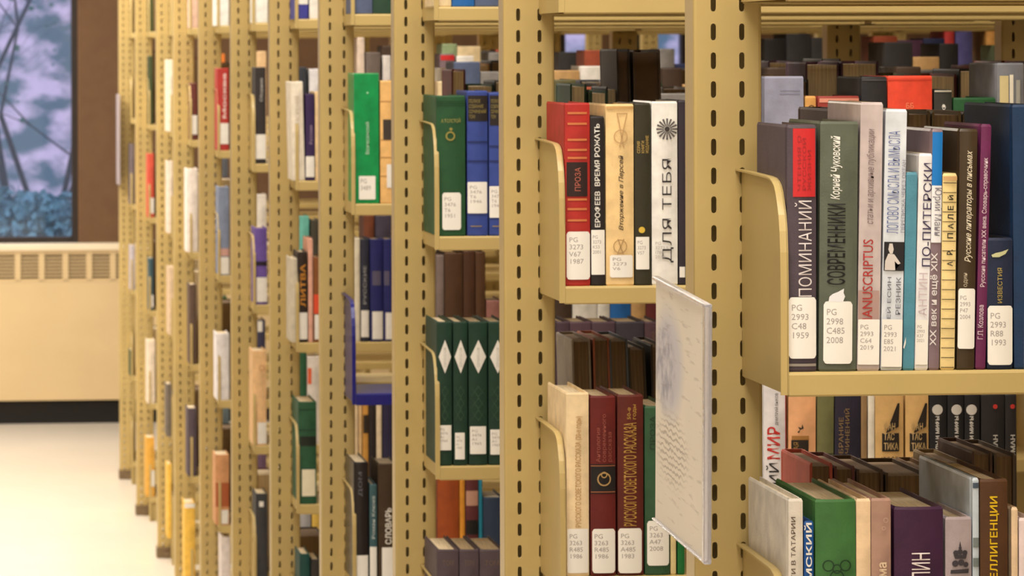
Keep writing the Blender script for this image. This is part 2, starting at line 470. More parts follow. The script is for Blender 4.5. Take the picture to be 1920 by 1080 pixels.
BOOKS = []
def book(i, lv, px0, px1, ytop, rgb, label, feats=(), lean=0, depth=.15, soft=False, back=.006, rear=False, group=None, gloss=False, paper=None, k=None, simple=False, tilt=None):
    """px0, px1: the spine's left and right side near its foot as seen in the photograph; ytop: row of its head"""
    Yp = RY[i] - SD + back if not rear else RY[i] + PD + SD - back
    Ypl = Yp if not rear else Yp - depth      # the plane that faces the camera
    z = LEV[lv]
    pm = (px0 + px1) / 2
    Xm = X_at(pm, Ypl, 500); s = F / Zc(Xm, Ypl)
    yb = HZ + (EYE - z) * s
    X0 = X_at(px0, Ypl, min(yb, 1080)); X1 = X_at(px1, Ypl, min(yb, 1080))
    xc = (X0 + X1) / 2; t = max(.004, X1 - X0 - .0006)
    _, yt = unroll(pm, ytop)
    H = (EYE - (yt - HZ) / s) - z
    H = max(.10, min(H, .302))
    ang = math.atan(lean / (H * s))
    up = abs(math.sin(ang)) * t / 2
    b = min(.0028, t * .09) if not soft else 0.
    cm = bookmat(rgb, gloss); pm_ = paper or PAPER
    if simple:
        bm = cover_bm(t, H, depth, b, 0, None, soft); pages_bm(t, H, depth, soft, bm, 1)
        root = obj('book', bm, [cm, pm_])
        tag(root, label, 'book', group)
    else:
        root = empty('book', (0, 0, 0), label, 'book', group)
        obj('cover', cover_bm(t, H, depth, b, 0, None, soft), cm, root)
        obj('page_block', pages_bm(t, H, depth, soft), pm_, root)
    root.location = (xc, Yp, z + up)
    if not rear:
        root.rotation_euler = (0, ang, 0)
    else:
        root.rotation_euler = (0, -ang, math.pi)
    BOOKS.append((root, i, lv, rear, X0, X1, H))
    def lx(px, py):
        # local x of a pixel, undoing the lean
        x = X_at(px, Ypl, py) - xc; zz = Z_at(px, py, Xm, Ypl) - z
        return x - zz * math.tan(ang)
    def lz(py): return Z_at(pm, py, Xm, Ypl) - z
    n = 0
    for f in feats:
        n += 1; kind = f[0]; lift = .0003 + .00022 * n
        if kind == 'label':      # white call-number sticker
            x0, x1, y0, y1, s_ = f[1:6]
            rr = .12 if len(f) < 7 else f[6]
            a, c = lx(x0, (y0 + y1) / 2), lx(x1, (y0 + y1) / 2); z1, z0 = lz(y0), lz(y1)
            a = max(a, -t / 2 + .0003); c = min(c, t / 2 - .0003)
            R = (c - a) * rr
            def fz(u, a=a, c=c, z0=z0, z1=z1, R=R):
                d = min(u, 1 - u) * (c - a)
                k_ = R - math.sqrt(max(0, R * R - (R - d) ** 2)) if d < R else 0
                return z0 + k_, z1 - k_
            lo = obj('call_label', strip_bm(a, c, fz, t, b, lift, 16), LABEL, root)
            if s_:
                ln = s_.count('\n') + 1
                wd = (c - a) * (.62 if ln > 3 else .62); tz1 = z1 - (z1 - z0) * .12
                tz0 = tz1 - min((z1 - z0) * .55, wd * .55 * ln)
                text_obj('call_number', s_, (a + (c - a) * .1, a + (c - a) * .1 + wd, tz0, tz1), 'h', t, b, None, lo, lift=lift + .0001, mt=GREYINK)
        elif kind == 'patch':
            x0, x1, y0, y1, col = f[1:6]
            a, c = lx(x0, (y0 + y1) / 2), lx(x1, (y0 + y1) / 2); z1, z0 = lz(y0), lz(y1)
            a = max(a, -t / 2 + .0002); c = min(c, t / 2 - .0002); z0 = max(z0, .0022); z1 = min(z1, H - .0026)
            nm = f[6] if len(f) > 6 else 'spine_patch'
            obj(nm, strip_bm(a, c, lambda u: (z0, z1), t, b, lift), ink(col), root)
        elif kind == 'bands':    # thin lines across the spine
            ys, col, hpx = f[1:4]
            groups_ = [[y_] for y_ in ys] if len(ys) <= 8 else [ys]
            for ys_ in groups_:
              bm = bmn()
              for yb_ in ys_:
                  zz = lz(yb_); hh = hpx / s / 2
                  a0, c0 = -t / 2 + .0004, t / 2 - .0004
                  if len(f) > 4: a0, c0 = lx(f[4], yb_), lx(f[5], yb_)
                  for q in range(8):
                      xa = a0 + (c0 - a0) * q / 8; xb = a0 + (c0 - a0) * (q + 1) / 8
                      ya = spine_y(max(-t/2, min(t/2, xa)), t, b) - lift; y2 = spine_y(max(-t/2, min(t/2, xb)), t, b) - lift
                      bm.faces.new([bm.verts.new(v) for v in ((xa, ya, zz - hh), (xb, y2, zz - hh), (xb, y2, zz + hh), (xa, ya, zz + hh))])
              obj('spine_band' if len(ys_) == 1 else 'spine_bands', bm, ink(col), root)
        elif kind == 'text':
            s_, x0, x1, y0, y1, col, up_ = f[1:8]
            kw = f[8] if len(f) > 8 else {}
            ym = (y0 + y1) / 2
            text_obj('title_lettering', s_, (lx(x0, ym), lx(x1, ym), lz(y1), lz(y0)), up_, t, b, col, root, lift=lift + .0001, **kw)
        elif kind == 'poly':
            pts, col = f[1:3]; nm = f[3] if len(f) > 3 else 'spine_emblem'
            bm = bmn()
            for poly in (pts if isinstance(pts[0][0], (tuple, list)) else [pts]):
                q = [lx(*p) for p in poly]
                vs = [bm.verts.new((x, spine_y(max(-t/2, min(t/2, x)), t, b) - lift - .0003, lz(p[1]))) for x, p in zip(q, poly)]
                fc = bm.faces.new(vs)
            if b > 0:
                for q in range(1, 16):
                    bmesh.ops.bisect_plane(bm, geom=bm.verts[:] + bm.edges[:] + bm.faces[:], plane_co=(-t / 2 + t * q / 16, 0, 0), plane_no=(1, 0, 0))
                for v_ in bm.verts: v_.co.y = spine_y(max(-t/2, min(t/2, v_.co.x)), t, b) - lift - .0003
            bmesh.ops.triangulate(bm, faces=bm.faces)
            obj(nm, bm, ink(col), root)
    return root
def disc(cx, cy, r, n=14, ry=None):
    return [(cx + r * math.cos(6.2832 * k / n), cy + (ry or r) * math.sin(6.2832 * k / n)) for k in range(n)]
def ringp(cx, cy, r, w, n=20):
    out = []
    for k in range(n):
        a, b_ = 6.2832 * k / n, 6.2832 * (k + 1) / n
        out.append([(cx + r * math.cos(a), cy + r * math.sin(a)), (cx + r * math.cos(b_), cy + r * math.sin(b_)), (cx + (r - w) * math.cos(b_), cy + (r - w) * math.sin(b_)), (cx + (r - w) * math.cos(a), cy + (r - w) * math.sin(a))])
    return out
def rays(cx, cy, r0, r1, n, w):
    out = []
    for k in range(n):
        a = 6.2832 * k / n; c, s = math.cos(a), math.sin(a); px, py = -s * w, c * w
        out.append([(cx + r0 * c + px * .5, cy + r0 * s + py * .5), (cx + r1 * c + px, cy + r1 * s + py), (cx + r1 * c - px, cy + r1 * s - py), (cx + r0 * c - px * .5, cy + r0 * s - py * .5)])
    return out
WHITE = (238, 234, 228); GOLD = (190, 160, 90); BLK = (24, 20, 20)

# ---- nearest range, shelf at eye-high level (front row)
book(0, 1, 1476, 1531, 234, (78, 66, 76), 'dark plum clothbound book with red title block, white Cyrillic lettering, first on nearest upper shelf', [
    ('patch', 1478, 1530, 235, 240, (196, 180, 150), 'worn_head'), ('patch', 1486, 1528, 241, 369, (205, 40, 44), 'red_title_block'),
    ('text', 'ЧТЕНИЯ О\nРУССКОЙ\nЖИЗНИ', 1494, 1520, 254, 358, (160, 38, 42), 'up'),
    ('text', 'ПОМИНАНИЙ', 1489, 1521, 376, 556, (226, 216, 216), 'up', dict(bold=-.004)),
    ('bands', (684,), (150, 140, 130), 5),
    ('label', 1478, 1530, 557, 672, 'PG\n2993\nC48\n1959')], lean=1)
book(0, 1, 1534, 1606, 228, (92, 98, 84), 'grey-green book with black condensed title and small white emblem', [
    ('text', 'Корней Чуковский', 1556, 1578, 255, 374, (240, 238, 232), 'up', dict(shear=.25, bold=.012)),
    ('text', 'СОВРЕМЕННИКИ', 1550, 1584, 382, 534, (20, 18, 18), 'up', dict(bold=.012)),
    ('poly', [(1552, 566), (1554, 556), (1560, 551), (1570, 547), (1581, 541), (1580, 549), (1583, 556), (1579, 566)], (236, 236, 240)),
    ('label', 1543, 1597, 565, 682, 'PG\n2998\nC485\n2008')], lean=5)
book(0, 1, 1606, 1649, 192, (196, 182, 182), 'tall pinkish-grey book lettered MANUSCRIPTUS in red', [
    ('patch', 1608, 1648, 545, 600, (176, 146, 140), 'mottled_band'),
    ('text', 'статьи и архивные публикации', 1624, 1642, 242, 420, (128, 110, 112), 'up', dict(shear=.2)),
    ('text', 'MANUSCRIPTUS', 1617, 1636, 449, 612, (172, 50, 48), 'up', dict(bold=.006)),
    ('label', 1608, 1650, 599, 684, 'PG\n2993\nC64\n2019', .02)], lean=9, gloss=True, soft=True)
book(0, 1, 1650, 1691, 205, (216, 222, 232), 'pale blue-white book with small black and white portrait photo on its spine', [
    ('text', 'ЛОГОВО СМЫСЛА И ВЫМЫСЛА', 1664, 1686, 246, 438, (104, 116, 168), 'up', dict(bold=-.004)),
    ('text', 'ПЕРЕПИСКА ЧЕРЕЗ ОКЕАН', 1690, 1697, 300, 436, (140, 140, 160), 'up'),
    ('patch', 1657, 1695, 454, 508, (30, 26, 30), 'portrait_photo'),
    ('poly', [[(1665, 468), (1667, 457), (1673, 457), (1675, 468), (1673, 476), (1668, 476)], [(1659, 490), (1665, 476), (1676, 477), (1688, 494), (1683, 496), (1677, 490), (1678, 507), (1658, 507)]], (214, 206, 200), 'portrait_figure'),
    ('text', 'ЕЙ ЕСИН', 1661, 1670, 520, 598, (96, 96, 110), 'up'), ('text', 'РЕЗНИК', 1679, 1688, 520, 590, (96, 96, 110), 'up'),
    ('label', 1652, 1692, 599, 688, 'PG\n2993\nE85\n2021', .02)], lean=12, gloss=True, soft=True)
book(0, 1, 1692, 1714, 323, (80, 142, 164), 'thin teal-blue book squeezed between two white ones', [
    ('poly', [(1693, 652), (1696, 640), (1698, 632), (1698, 644), (1695, 654)], WHITE)], lean=8, soft=True)
book(0, 1, 1714, 1740, 288, (238, 236, 240), 'white paperback lettered PO-PITERSKI in thin dark Cyrillic capitals', [
    ('text', 'ПО-ПИТЕРСКИ', 1730, 1746, 306, 500, (60, 50, 84), 'up', dict(bold=.004)),
    ('text', 'АНТИН', 1722, 1738, 512, 592, (206, 190, 196), 'up'),
    ('label', 1716, 1739, 600, 684, 'PG\n2993\nK37\n2021', .02)], lean=10, gloss=True, soft=True)
book(0, 1, 1740, 1761, 242, (132, 112, 120), 'slim book with bright blue top, white middle and mauve foot', [
    ('patch', 1700, 1790, 242, 348, (10, 118, 200), 'blue_top_band'), ('patch', 1700, 1790, 348, 455, (236, 236, 240), 'white_middle_band'),
    ('text', 'Юрий Манн', 1748, 1766, 352, 442, (130, 128, 140), 'down'),
    ('text', 'XX век и ещё XIX', 1743, 1758, 474, 648, (226, 220, 220), 'up', dict(bold=.012))], lean=9, gloss=True)
book(0, 1, 1762, 1790, 325, (240, 214, 150), 'short cream book ruled with thin black lines across the spine', [
    ('bands', [343 + 18.2 * q for q in range(20)], (90, 74, 50), 1.4),
    ('text', 'Й', 1776, 1787, 366, 375, BLK, 'up', dict(bold=.02)), ('text', 'Е', 1776, 1787, 386, 394, BLK, 'up', dict(bold=.02)), ('text', 'Л', 1776, 1787, 402, 412, BLK, 'up', dict(bold=.02)),
    ('text', 'А', 1776, 1787, 419, 429, BLK, 'up', dict(bold=.02)), ('text', 'П', 1775, 1786, 437, 447, BLK, 'up', dict(bold=.02)), ('text', 'Р.', 1774, 1785, 468, 478, BLK, 'up', dict(bold=.02)), ('text', 'А', 1774, 1785, 490, 499, BLK, 'up', dict(bold=.02)),
    ('patch', 1764, 1800, 327, 338, (206, 164, 112), 'worn_head')], lean=6)
book(0, 1, 1793, 1827, 242, (66, 52, 36), 'dark brown book with white script title and call label', [
    ('text', 'Русские литераторы в письмах', 1809, 1824, 282, 492, (226, 214, 190), 'up', dict(shear=.35, bold=.01)),
    ('text', 'один', 1806, 1814, 512, 538, (200, 186, 160), 'up'),
    ('label', 1795, 1828, 541, 654, 'PG\n2993\nP47\n2004')], lean=8, gloss=True)
book(0, 1, 1828, 1848, 233, (104, 34, 80), 'slim magenta-plum book with white Cyrillic lettering', [
    ('text', 'Русские писатели XX века. Словарь-справочник', 1840, 1851, 296, 538, (226, 204, 214), 'up', dict(bold=.008)),
    ('text', 'Г.П. Козлова', 1833, 1843, 572, 636, (220, 196, 208), 'up', dict(bold=.01))], lean=13)
book(0, 1, 1850, 1899, 446, (22, 34, 62), 'short navy book with gold wing emblem and large call label', [
    ('poly', [(1858, 478), (1866, 474), (1876, 472), (1890, 467), (1884, 476), (1872, 482), (1860, 482)], (196, 196, 150)),
    ('text', 'ИЗВЕСТИЯ', 1869, 1878, 502, 568, (170, 150, 84), 'up', dict(bold=.01)),
    ('label', 1851, 1898, 573, 684, 'PG\n2993\nR88\n1993')], lean=1)
book(0, 1, 1901, 1948, 196, (14, 48, 86), 'tall dark blue book cut off by the right frame edge', [], lean=-2, depth=.19)

# ---- nearest range, shelf below (front row)
book(0, 2, 1478, 1506, 935, (218, 210, 198), 'pale cream book lettered TATARII, first on the lower near shelf', [
    ('text', 'ПУТИ В ТАТАРИИ', 1483, 1491, 969, 1108, (84, 62, 48), 'up', dict(bold=.006))], lean=0, depth=.2)
book(0, 2, 1507, 1526, 977, (14, 76, 146), 'thin bright blue book with white capitals beside the green one', [
    ('text', 'РИМСКИЙ', 1508, 1522, 980, 1130, WHITE, 'up', dict(bold=.02))], depth=.16)
book(0, 2, 1528, 1605, 936, (60, 110, 56), 'thick green clothbound book with dark scroll ornament', [
    ('poly', ringp(1552, 1060, 11, 2.4) + ringp(1568, 1066, 9, 2.2) + ringp(1584, 1060, 11, 2.4) + ringp(1568, 1082, 14, 2.4), (24, 56, 30), 'scroll_ornament')], depth=.19)
book(0, 2, 1605, 1633, 935, (236, 206, 168), 'plain cream book between the green and the mauve book', [], depth=.18)
book(0, 2, 1633, 1671, 934, (172, 136, 120), 'mauve-tan book with pale lettering beside the dark purple one', [
    ('text', 'поэма', 1648, 1662, 1054, 1120, (226, 200, 170), 'up', dict(bold=.02)),
    ('poly', ringp(1660, 975, 5, 1.4, 10) + ringp(1656, 990, 4, 1.4, 10), (196, 164, 144), 'small_ornament')], depth=.18)
book(0, 2, 1676, 1769, 950, (60, 24, 58), 'very thick dark purple book with white Cyrillic capitals', [
    ('text', 'СТАЛИН', 1708, 1743, 1036, 1136, (238, 226, 226), 'up', dict(bold=.0))], depth=.17)
book(0, 2, 1772, 1822, 969, (170, 156, 160), 'light grey book with black church-like emblem', [
    ('poly', [disc(1799, 1027, 3), [(1797, 1024), (1799, 1014), (1801, 1024)], disc(1791, 1036, 5), disc(1799, 1034, 5), disc(1808, 1036, 5), [(1787, 1040), (1812, 1040), (1810, 1047), (1790, 1047)],
              disc(1790, 1056, 6), disc(1801, 1054, 6), disc(1810, 1058, 5), [(1782, 1068), (1816, 1066), (1815, 1074), (1781, 1075)]], (60, 54, 60), 'church_emblem')], depth=.13)
book(0, 2, 1823, 1836, 896, (196, 208, 220), 'thin pale blue and grey marbled book standing tall beside the brown one', [
    ('patch', 1820, 1840, 905, 915, (70, 84, 100), 'dark_speck'), ('patch', 1820, 1840, 1008, 1026, (120, 130, 130), 'marbled_patch'), ('patch', 1820, 1840, 1046, 1062, (110, 120, 120), 'marbled_patch')], depth=.22, gloss=True)
book(0, 2, 1837, 1890, 898, (82, 50, 22), 'brown book with bright yellow Cyrillic capitals', [
    ('text', 'ИНТЕЛЛИГЕНЦИИ', 1855, 1872, 930, 1132, (238, 196, 20), 'up', dict(bold=.012))], depth=.19)
book(0, 2, 1896, 1909, 951, (236, 206, 170), 'slim peach book near the right frame edge', [], depth=.15)
book(0, 2, 1910, 1940, 971, (232, 214, 214), 'pinkish-white book cut by the right frame edge', [], depth=.15)
# rear row of that shelf, pages towards us
for a, b_, y, c, lb in ((1518, 1562, 868, (196, 96, 84), 'book with salmon and green edge, pages facing out behind the green book'), (1564, 1604, 874, (110, 70, 76), 'maroon-grey book seen from its pages behind the cream book'),
                        (1606, 1657, 880, (90, 72, 62), 'brown book seen from its pages behind the mauve-tan book'), (1660, 1737, 886, (80, 66, 52), 'thick brown book seen from its pages behind the dark purple book'),
                        (1739, 1772, 884, (120, 92, 64), 'light brown book seen from its pages behind the marbled book'), (1774, 1818, 868, (150, 130, 100), 'pale-topped book seen from its pages left of the brown book'),
                        (1822, 1862, 846, (84, 64, 60), 'tall reddish-brown book seen from its pages behind the brown book'), (1864, 1905, 850, (96, 84, 76), 'tall grey-brown book seen from its pages near the right edge')):
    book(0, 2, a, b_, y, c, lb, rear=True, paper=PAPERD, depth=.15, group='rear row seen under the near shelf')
# rear row, upper shelf
for a, b_, y, c, lb in ((1552, 1600, 204, (60, 40, 40), 'dark book seen from its pages behind the grey-green book'), 
                        (1700, 1746, 208, (92, 76, 46), 'olive-brown book seen from its pages right of the pale blue book'), (1748, 1804, 209, (104, 86, 56), 'olive book seen from its pages above the blue-topped one'),
                        (1806, 1838, 210, (84, 70, 50), 'brown book seen from its pages above the magenta book')):
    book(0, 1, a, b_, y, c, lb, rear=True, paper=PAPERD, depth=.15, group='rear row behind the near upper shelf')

# ---- second range, upper shelf
book(1, 1, 1060, 1107, 193, (176, 42, 36), 'bright red book with gold bands and black title panel', [
    ('bands', (212, 232, 262, 281, 296, 374, 392, 413), (206, 120, 70), 4, 1064, 1100),
    ('patch', 1062, 1101, 304, 368, (44, 24, 22), 'black_title_panel'), ('text', 'ПРОЗА', 1077, 1088, 314, 358, (176, 96, 80), 'up', dict(bold=.008)),
    ('label', 1062, 1106, 434, 524, 'PG\n3273\nV67\n1987')], depth=.17)
book(1, 1, 1108, 1135, 218, (34, 28, 28), 'black book with white Cyrillic capitals between red and cream ones', [
    ('text', 'ЕРОФЕЕВ  ВРЕМЯ РОЖАТЬ', 1114, 1125, 232, 426, (232, 228, 222), 'up', dict(bold=.02)),
    ('label', 1108, 1135, 431, 515, 'PG\n3273\nK53\n2001', .02)], lean=-1)
book(1, 1, 1136, 1189, 195, (240, 206, 148), 'cream book with circle emblems and dark italic title', [
    ('text', 'Вторжение в Персей', 1159, 1170, 291, 432, (60, 44, 34), 'up', dict(shear=.3, bold=.01)),
    ('poly', ringp(1163, 256, 13, 1.6) + [[(1155, 212), (1176, 212), (1175, 214), (1156, 214)], [(1155, 212), (1157, 212), (1170, 276), (1168, 276)], [(1174, 212), (1176, 212), (1162, 276), (1160, 276)]], (196, 160, 112), 'circle_emblem'),
    ('poly', ringp(1162, 462, 13, 1.6) + [[(1157, 448), (1159, 448), (1169, 476), (1167, 476)], [(1168, 448), (1170, 448), (1158, 476), (1156, 476)]], (180, 146, 100), 'circle_emblem'),
    ('label', 1143, 1186, 478, 520, 'PG\n3273\nV6', .05), ('patch', 1136, 1189, 196, 204, (206, 164, 104), 'worn_head')])
book(1, 1, 1190, 1221, 193, (50, 46, 30), 'dark olive book with gold lettering and a yellow dot', [
    ('text', 'СЕРИЯ\nКНИГИ\nИЗДАНИЕ', 1194, 1217, 254, 287, GOLD, 'up', dict(bold=.01)),
    ('poly', disc(1203, 431, 6), (226, 190, 70), 'yellow_dot'), ('label', 1192, 1217, 444, 505, 'PG\n3273\nV57', .02)])
book(1, 1, 1222, 1271, 190, (242, 238, 234), 'white book with black sunburst and large Cyrillic capitals', [
    ('poly', rays(1250, 242, 6, 20, 16, 1.8), (90, 84, 84), 'sunburst_emblem'), ('poly', disc(1250, 242, 5), (60, 54, 54), 'sunburst_centre'),
    ('text', 'ДЛЯ ТЕБЯ', 1241, 1262, 298, 492, (50, 44, 46), 'up', dict(bold=-.006)),
    ('text', 'PG\n3273.5\nI788\n2010', 1228, 1252, 453, 484, (186, 180, 178), 'h')], gloss=True)
book(1, 1, 1272, 1290, 188, (46, 38, 48), 'dark book wedged against the near upright', [('patch', 1274, 1284, 500, 520, WHITE, 'white_chip')])
book(1, 1, 1434, 1508, 143, (150, 152, 176), 'worn lilac-grey clothbound book seen over the near shelf', [('bands', (170, 176), (128, 130, 156), 1.5, 1462, 1500)], soft=True)
book(1, 1, 1510, 1531, 180, (220, 164, 92), 'small tan book with black ring mark beside the lilac-grey one', [('poly', ringp(1521, 203, 6, 1.6), (60, 40, 30), 'ring_mark')])
book(1, 1, 1534, 1612, 180, (150, 54, 46), 'thick red-brown book with worn pale head', [('patch', 1536, 1611, 181, 192, (226, 150, 130), 'worn_head')])
book(1, 1, 1616, 1664, 144, (38, 36, 40), 'black book just left of the orange-red one', [('bands', (150,), (76, 74, 80), 3)])
book(1, 1, 1665, 1749, 142, (232, 74, 48), 'wide orange-red clothbound book seen over the near shelf', [
    ('bands', (150,), (196, 56, 36), 1.5), ('text', 'ББ', 1698, 1712, 193, 203, (244, 150, 110), 'h')])
book(1, 1, 1752, 1786, 168, (52, 52, 48), 'dark grey book with small white letter, right of the orange-red one', [('text', 'Ф', 1765, 1773, 194, 206, WHITE, 'up'), ('bands', (171,), (190, 184, 170), 3)])
book(1, 1, 1788, 1868, 183, (30, 84, 44), 'wide dark green book low beside the grey one')
r = book(1, 1, 1870, 1921, 118, (120, 122, 130), 'grey pamphlet box holding cream and white booklets', [
    ('patch', 1874, 1890, 142, 240, (206, 190, 140), 'cream_booklet'), ('patch', 1892, 1899, 140, 240, (232, 224, 206), 'white_booklet'), ('patch', 1904, 1912, 150, 240, (170, 168, 160), 'grey_booklet')])
r.name = 'pamphlet_box'; r['category'] = 'box'
# second range, lower shelf, left part
book(1, 2, 1062, 1105, 736, (240, 214, 172), 'cream book with brown vertical lettering, first on second range lower shelf', [
    ('text', 'РУССКОГО СОВЕТСКОГО РАССКАЗА (20-е годы)', 1078, 1092, 780, 988, (196, 156, 104), 'up', dict(bold=.01)),
    ('label', 1064, 1103, 991, 1074, 'PG\n3263\nR485\n1986', .03)], depth=.17)
book(1, 2, 1107, 1155, 742, (100, 26, 22), 'dark red book with black band and gold ring emblem', [
    ('patch', 1107, 1155, 870, 925, (26, 20, 20), 'black_band'), ('bands', (873, 922), (150, 90, 60), 2),
    ('poly', ringp(1132, 898, 13, 2.5) + ringp(1132, 890, 6, 2), (186, 150, 96), 'gold_ring_emblem'),
    ('text', 'Антология\nсовременного\nрассказа', 1117, 1148, 776, 866, (160, 84, 72), 'up'),
    ('label', 1110, 1153, 991, 1074, 'PG\n3263\nR485\n1986')])
book(1, 2, 1158, 1207, 740, (92, 30, 20), 'dark red-brown book with tall gold Cyrillic title', [
    ('text', 'РУССКОГО СОВЕТСКОГО РАССКАЗА', 1169, 1193, 792, 986, (186, 142, 66), 'up', dict(bold=.012)),
    ('text', '50-е\nгоды', 1175, 1193, 758, 786, (186, 142, 66), 'up', dict(bold=.01)),
    ('label', 1158, 1203, 990, 1074, 'PG\n3263\nA485\n1983')])
book(1, 2, 1209, 1256, 761, (46, 84, 54), 'green book partly hidden behind the paper notice', [
    ('text', 'ПРОЗА', 1218, 1228, 780, 842, (24, 50, 34), 'up'), ('label', 1213, 1254, 976, 1060, 'PG\n3263\nA47\n2008')])
book(1, 2, 1257, 1268, 770, (226, 206, 150), 'thin cream book between two green ones, low behind the notice')
book(1, 2, 1270, 1284, 775, (20, 110, 50), 'slim vivid green book low behind the notice')
for a, b_, y, c, ln, lb in ((1082, 1118, 636, (150, 140, 130), -10, 'pale grey book leaning left, pages out'), (1120, 1152, 634, (170, 100, 80), -8, 'grey book with salmon top leaning beside it, pages out'),
                            (1154, 1190, 636, (96, 108, 130), -12, 'blue-grey book leaning, pages out'), (1194, 1226, 652, (70, 62, 48), -16, 'olive leaning book, pages out, white top edge'), (1230, 1256, 646, (60, 54, 50), -10, 'dark leaning book, pages out, beside the notice')):
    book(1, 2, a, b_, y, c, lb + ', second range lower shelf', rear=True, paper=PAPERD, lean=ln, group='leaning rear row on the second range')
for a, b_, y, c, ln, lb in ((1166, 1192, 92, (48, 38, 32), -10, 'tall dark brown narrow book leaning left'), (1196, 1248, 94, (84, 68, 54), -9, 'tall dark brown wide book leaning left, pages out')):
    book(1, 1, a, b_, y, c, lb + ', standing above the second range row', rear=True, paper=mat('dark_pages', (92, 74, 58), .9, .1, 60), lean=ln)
# second range, lower shelf, right part under the near shelf
book(1, 2, 1432, 1475, 716, (236, 232, 238), 'white book with red and black Cyrillic capitals, edge of the near upright', [
    ('text', 'МИР', 1438, 1462, 800, 861, (206, 50, 46), 'up', dict(bold=.012)), ('text', 'СКИЙ', 1436, 1460, 868, 950, (30, 26, 30), 'up', dict(bold=.004)),
    ('text', 'ДМИТРИЙ БЫКОВ', 1451, 1459, 737, 797, (60, 56, 64), 'up'), ('patch', 1472, 1475, 740, 1000, (180, 60, 70), 'red_edge_stripe')], gloss=True)
book(1, 2, 1477, 1529, 738, (238, 178, 130), 'peach book with dark gold-lettered panel and leaf emblem', [
    ('patch', 1484, 1516, 817, 824, (170, 120, 60), 'gold_strip'), ('patch', 1483, 1515, 825, 895, (40, 30, 22), 'dark_panel'), ('text', 'АРАБСКАЯ\nПОЭЗИЯ', 1487, 1510, 829, 890, (160, 120, 60), 'up'),
    ('poly', [[(1494, 810), (1500, 804), (1497, 812)], [(1495, 800), (1504, 803), (1499, 806)], [(1503, 795), (1506, 803), (1501, 805)]], (50, 40, 30), 'leaf_emblem')], lean=2)
book(1, 2, 1530, 1562, 735, (112, 112, 72), 'plain olive-green book right of the peach one', [('patch', 1530, 1562, 850, 866, (60, 62, 44), 'dark_band')], lean=3)
book(1, 2, 1563, 1612, 734, (36, 32, 52), 'navy-black book with dull gold lettering', [('text', 'СОБРАНИЕ\nСОЧИНЕНИЙ', 1572, 1592, 766, 876, (130, 104, 70), 'up', dict(bold=.01))], lean=3)
book(1, 2, 1614, 1626, 736, (150, 120, 84), 'thin tan book beside the navy-black one', [], lean=1)
book(1, 2, 1627, 1640, 738, (236, 228, 214), 'thin white book left of the tan pair', [], lean=1)
for q, (a, b_) in enumerate(((1641, 1695), (1698, 1742))):
    m_ = (a + b_) / 2
    book(1, 2, a, b_, 736, (212, 172, 112), ['tan book with black wedge and capitals, wider of the pair', 'tan book with black wedge and capitals, narrower of the pair'][q], [
        ('poly', [(m_ + 14, 756), (m_ + 18, 756), (m_ + 16, 800), (m_ - 8, 812)], (36, 28, 24), 'black_wedge'), ('patch', m_ - 15, m_ + 17, 812, 846, (36, 28, 24), 'black_panel'),
        ('text', 'ФАН\nТАС\nТИКА', m_ - 12, m_ + 15, 792, 843, (190, 160, 110), 'h', dict(bold=.02)), ('text', 'ЮБОР', m_ - 16, m_ + 15, 856, 868, (90, 62, 40), 'h')], group='tan pair under the near shelf')
for q, (a, b_, cx) in enumerate(((1743, 1776, 1757), (1777, 1808, 1793), (1809, 1838, 1821))):
    book(1, 2, a, b_, 738, (22, 20, 24), ['black book with white ball, leftmost of the three', 'black book with white ball, middle of the three', 'black book with white ball, rightmost of the three'][q], [
        ('poly', disc(cx, 768, 10), (206, 200, 196), 'white_ball'), ('text', 'ЛЕГЕНДЫ И МИФЫ', cx - 4, cx + 5, 780, 876, (214, 210, 206), 'up', dict(bold=.03))], group='three black volumes with white balls')
for q, (a, b_, cx) in enumerate(((1840, 1884, 1865), (1885, 1907, 1898))):
    book(1, 2, a, b_, 738, (30, 26, 28), ['black book with red dot, wider one', 'black book with red dot, narrower one by the right edge'][q], [
        ('poly', disc(cx, 762, 4.5), (190, 50, 44), 'red_dot'), ('text', 'РОМАН', cx - 4, cx + 5, 815, 868, (190, 186, 180), 'up', dict(bold=.03))], group='black volumes with red dots')

# ---- third range
book(2, 1, 819, 873, 179, (30, 78, 44), 'dark green clothbound book with faded gold title', [
    ('text', 'А.ТОЛСТОЙ', 827, 863, 221, 230, (150, 146, 80), 'h', dict(bold=.01)), ('poly', [disc(845, 242, 3)] + ringp(844, 255, 9, 3), (150, 140, 70), 'gold_emblem'),
    ('bands', (190, 194, 198), (22, 60, 34), 1.2), ('label', 829, 864, 361, 431, 'PG\n3476\nT6\n1951')], depth=.2)
for q, (a, b_) in enumerate(((876, 915), (917, 950))):
    book(2, 1, a, b_, 170 + 3 * q, (52, 72, 150), ['blue clothbound volume with black gold-lettered panel, left one', 'blue clothbound volume with black gold-lettered panel, right one'][q], [
        ('patch', a + 1, b_ - 1, 179, 227 + 8 * q, (34, 26, 26), 'black_title_panel'), ('text', 'ПОЛНОЕ\nСОБРАНИЕ\nСОЧИНЕНИЙ\nТОМ', a + 3, b_ - 4, 186, 222, (150, 134, 70), 'h'),
        ('bands', (266 + 8 * q, 302), (34, 46, 104), 3), ('bands', (424,), (150, 130, 90), 2, a + 6, b_ - 12), ('label', a, b_ - 2, 341 + 8 * q, 400 + 8 * q, 'PG\n3476\nT6\n1946', .02)], group='blue volumes on the third range')
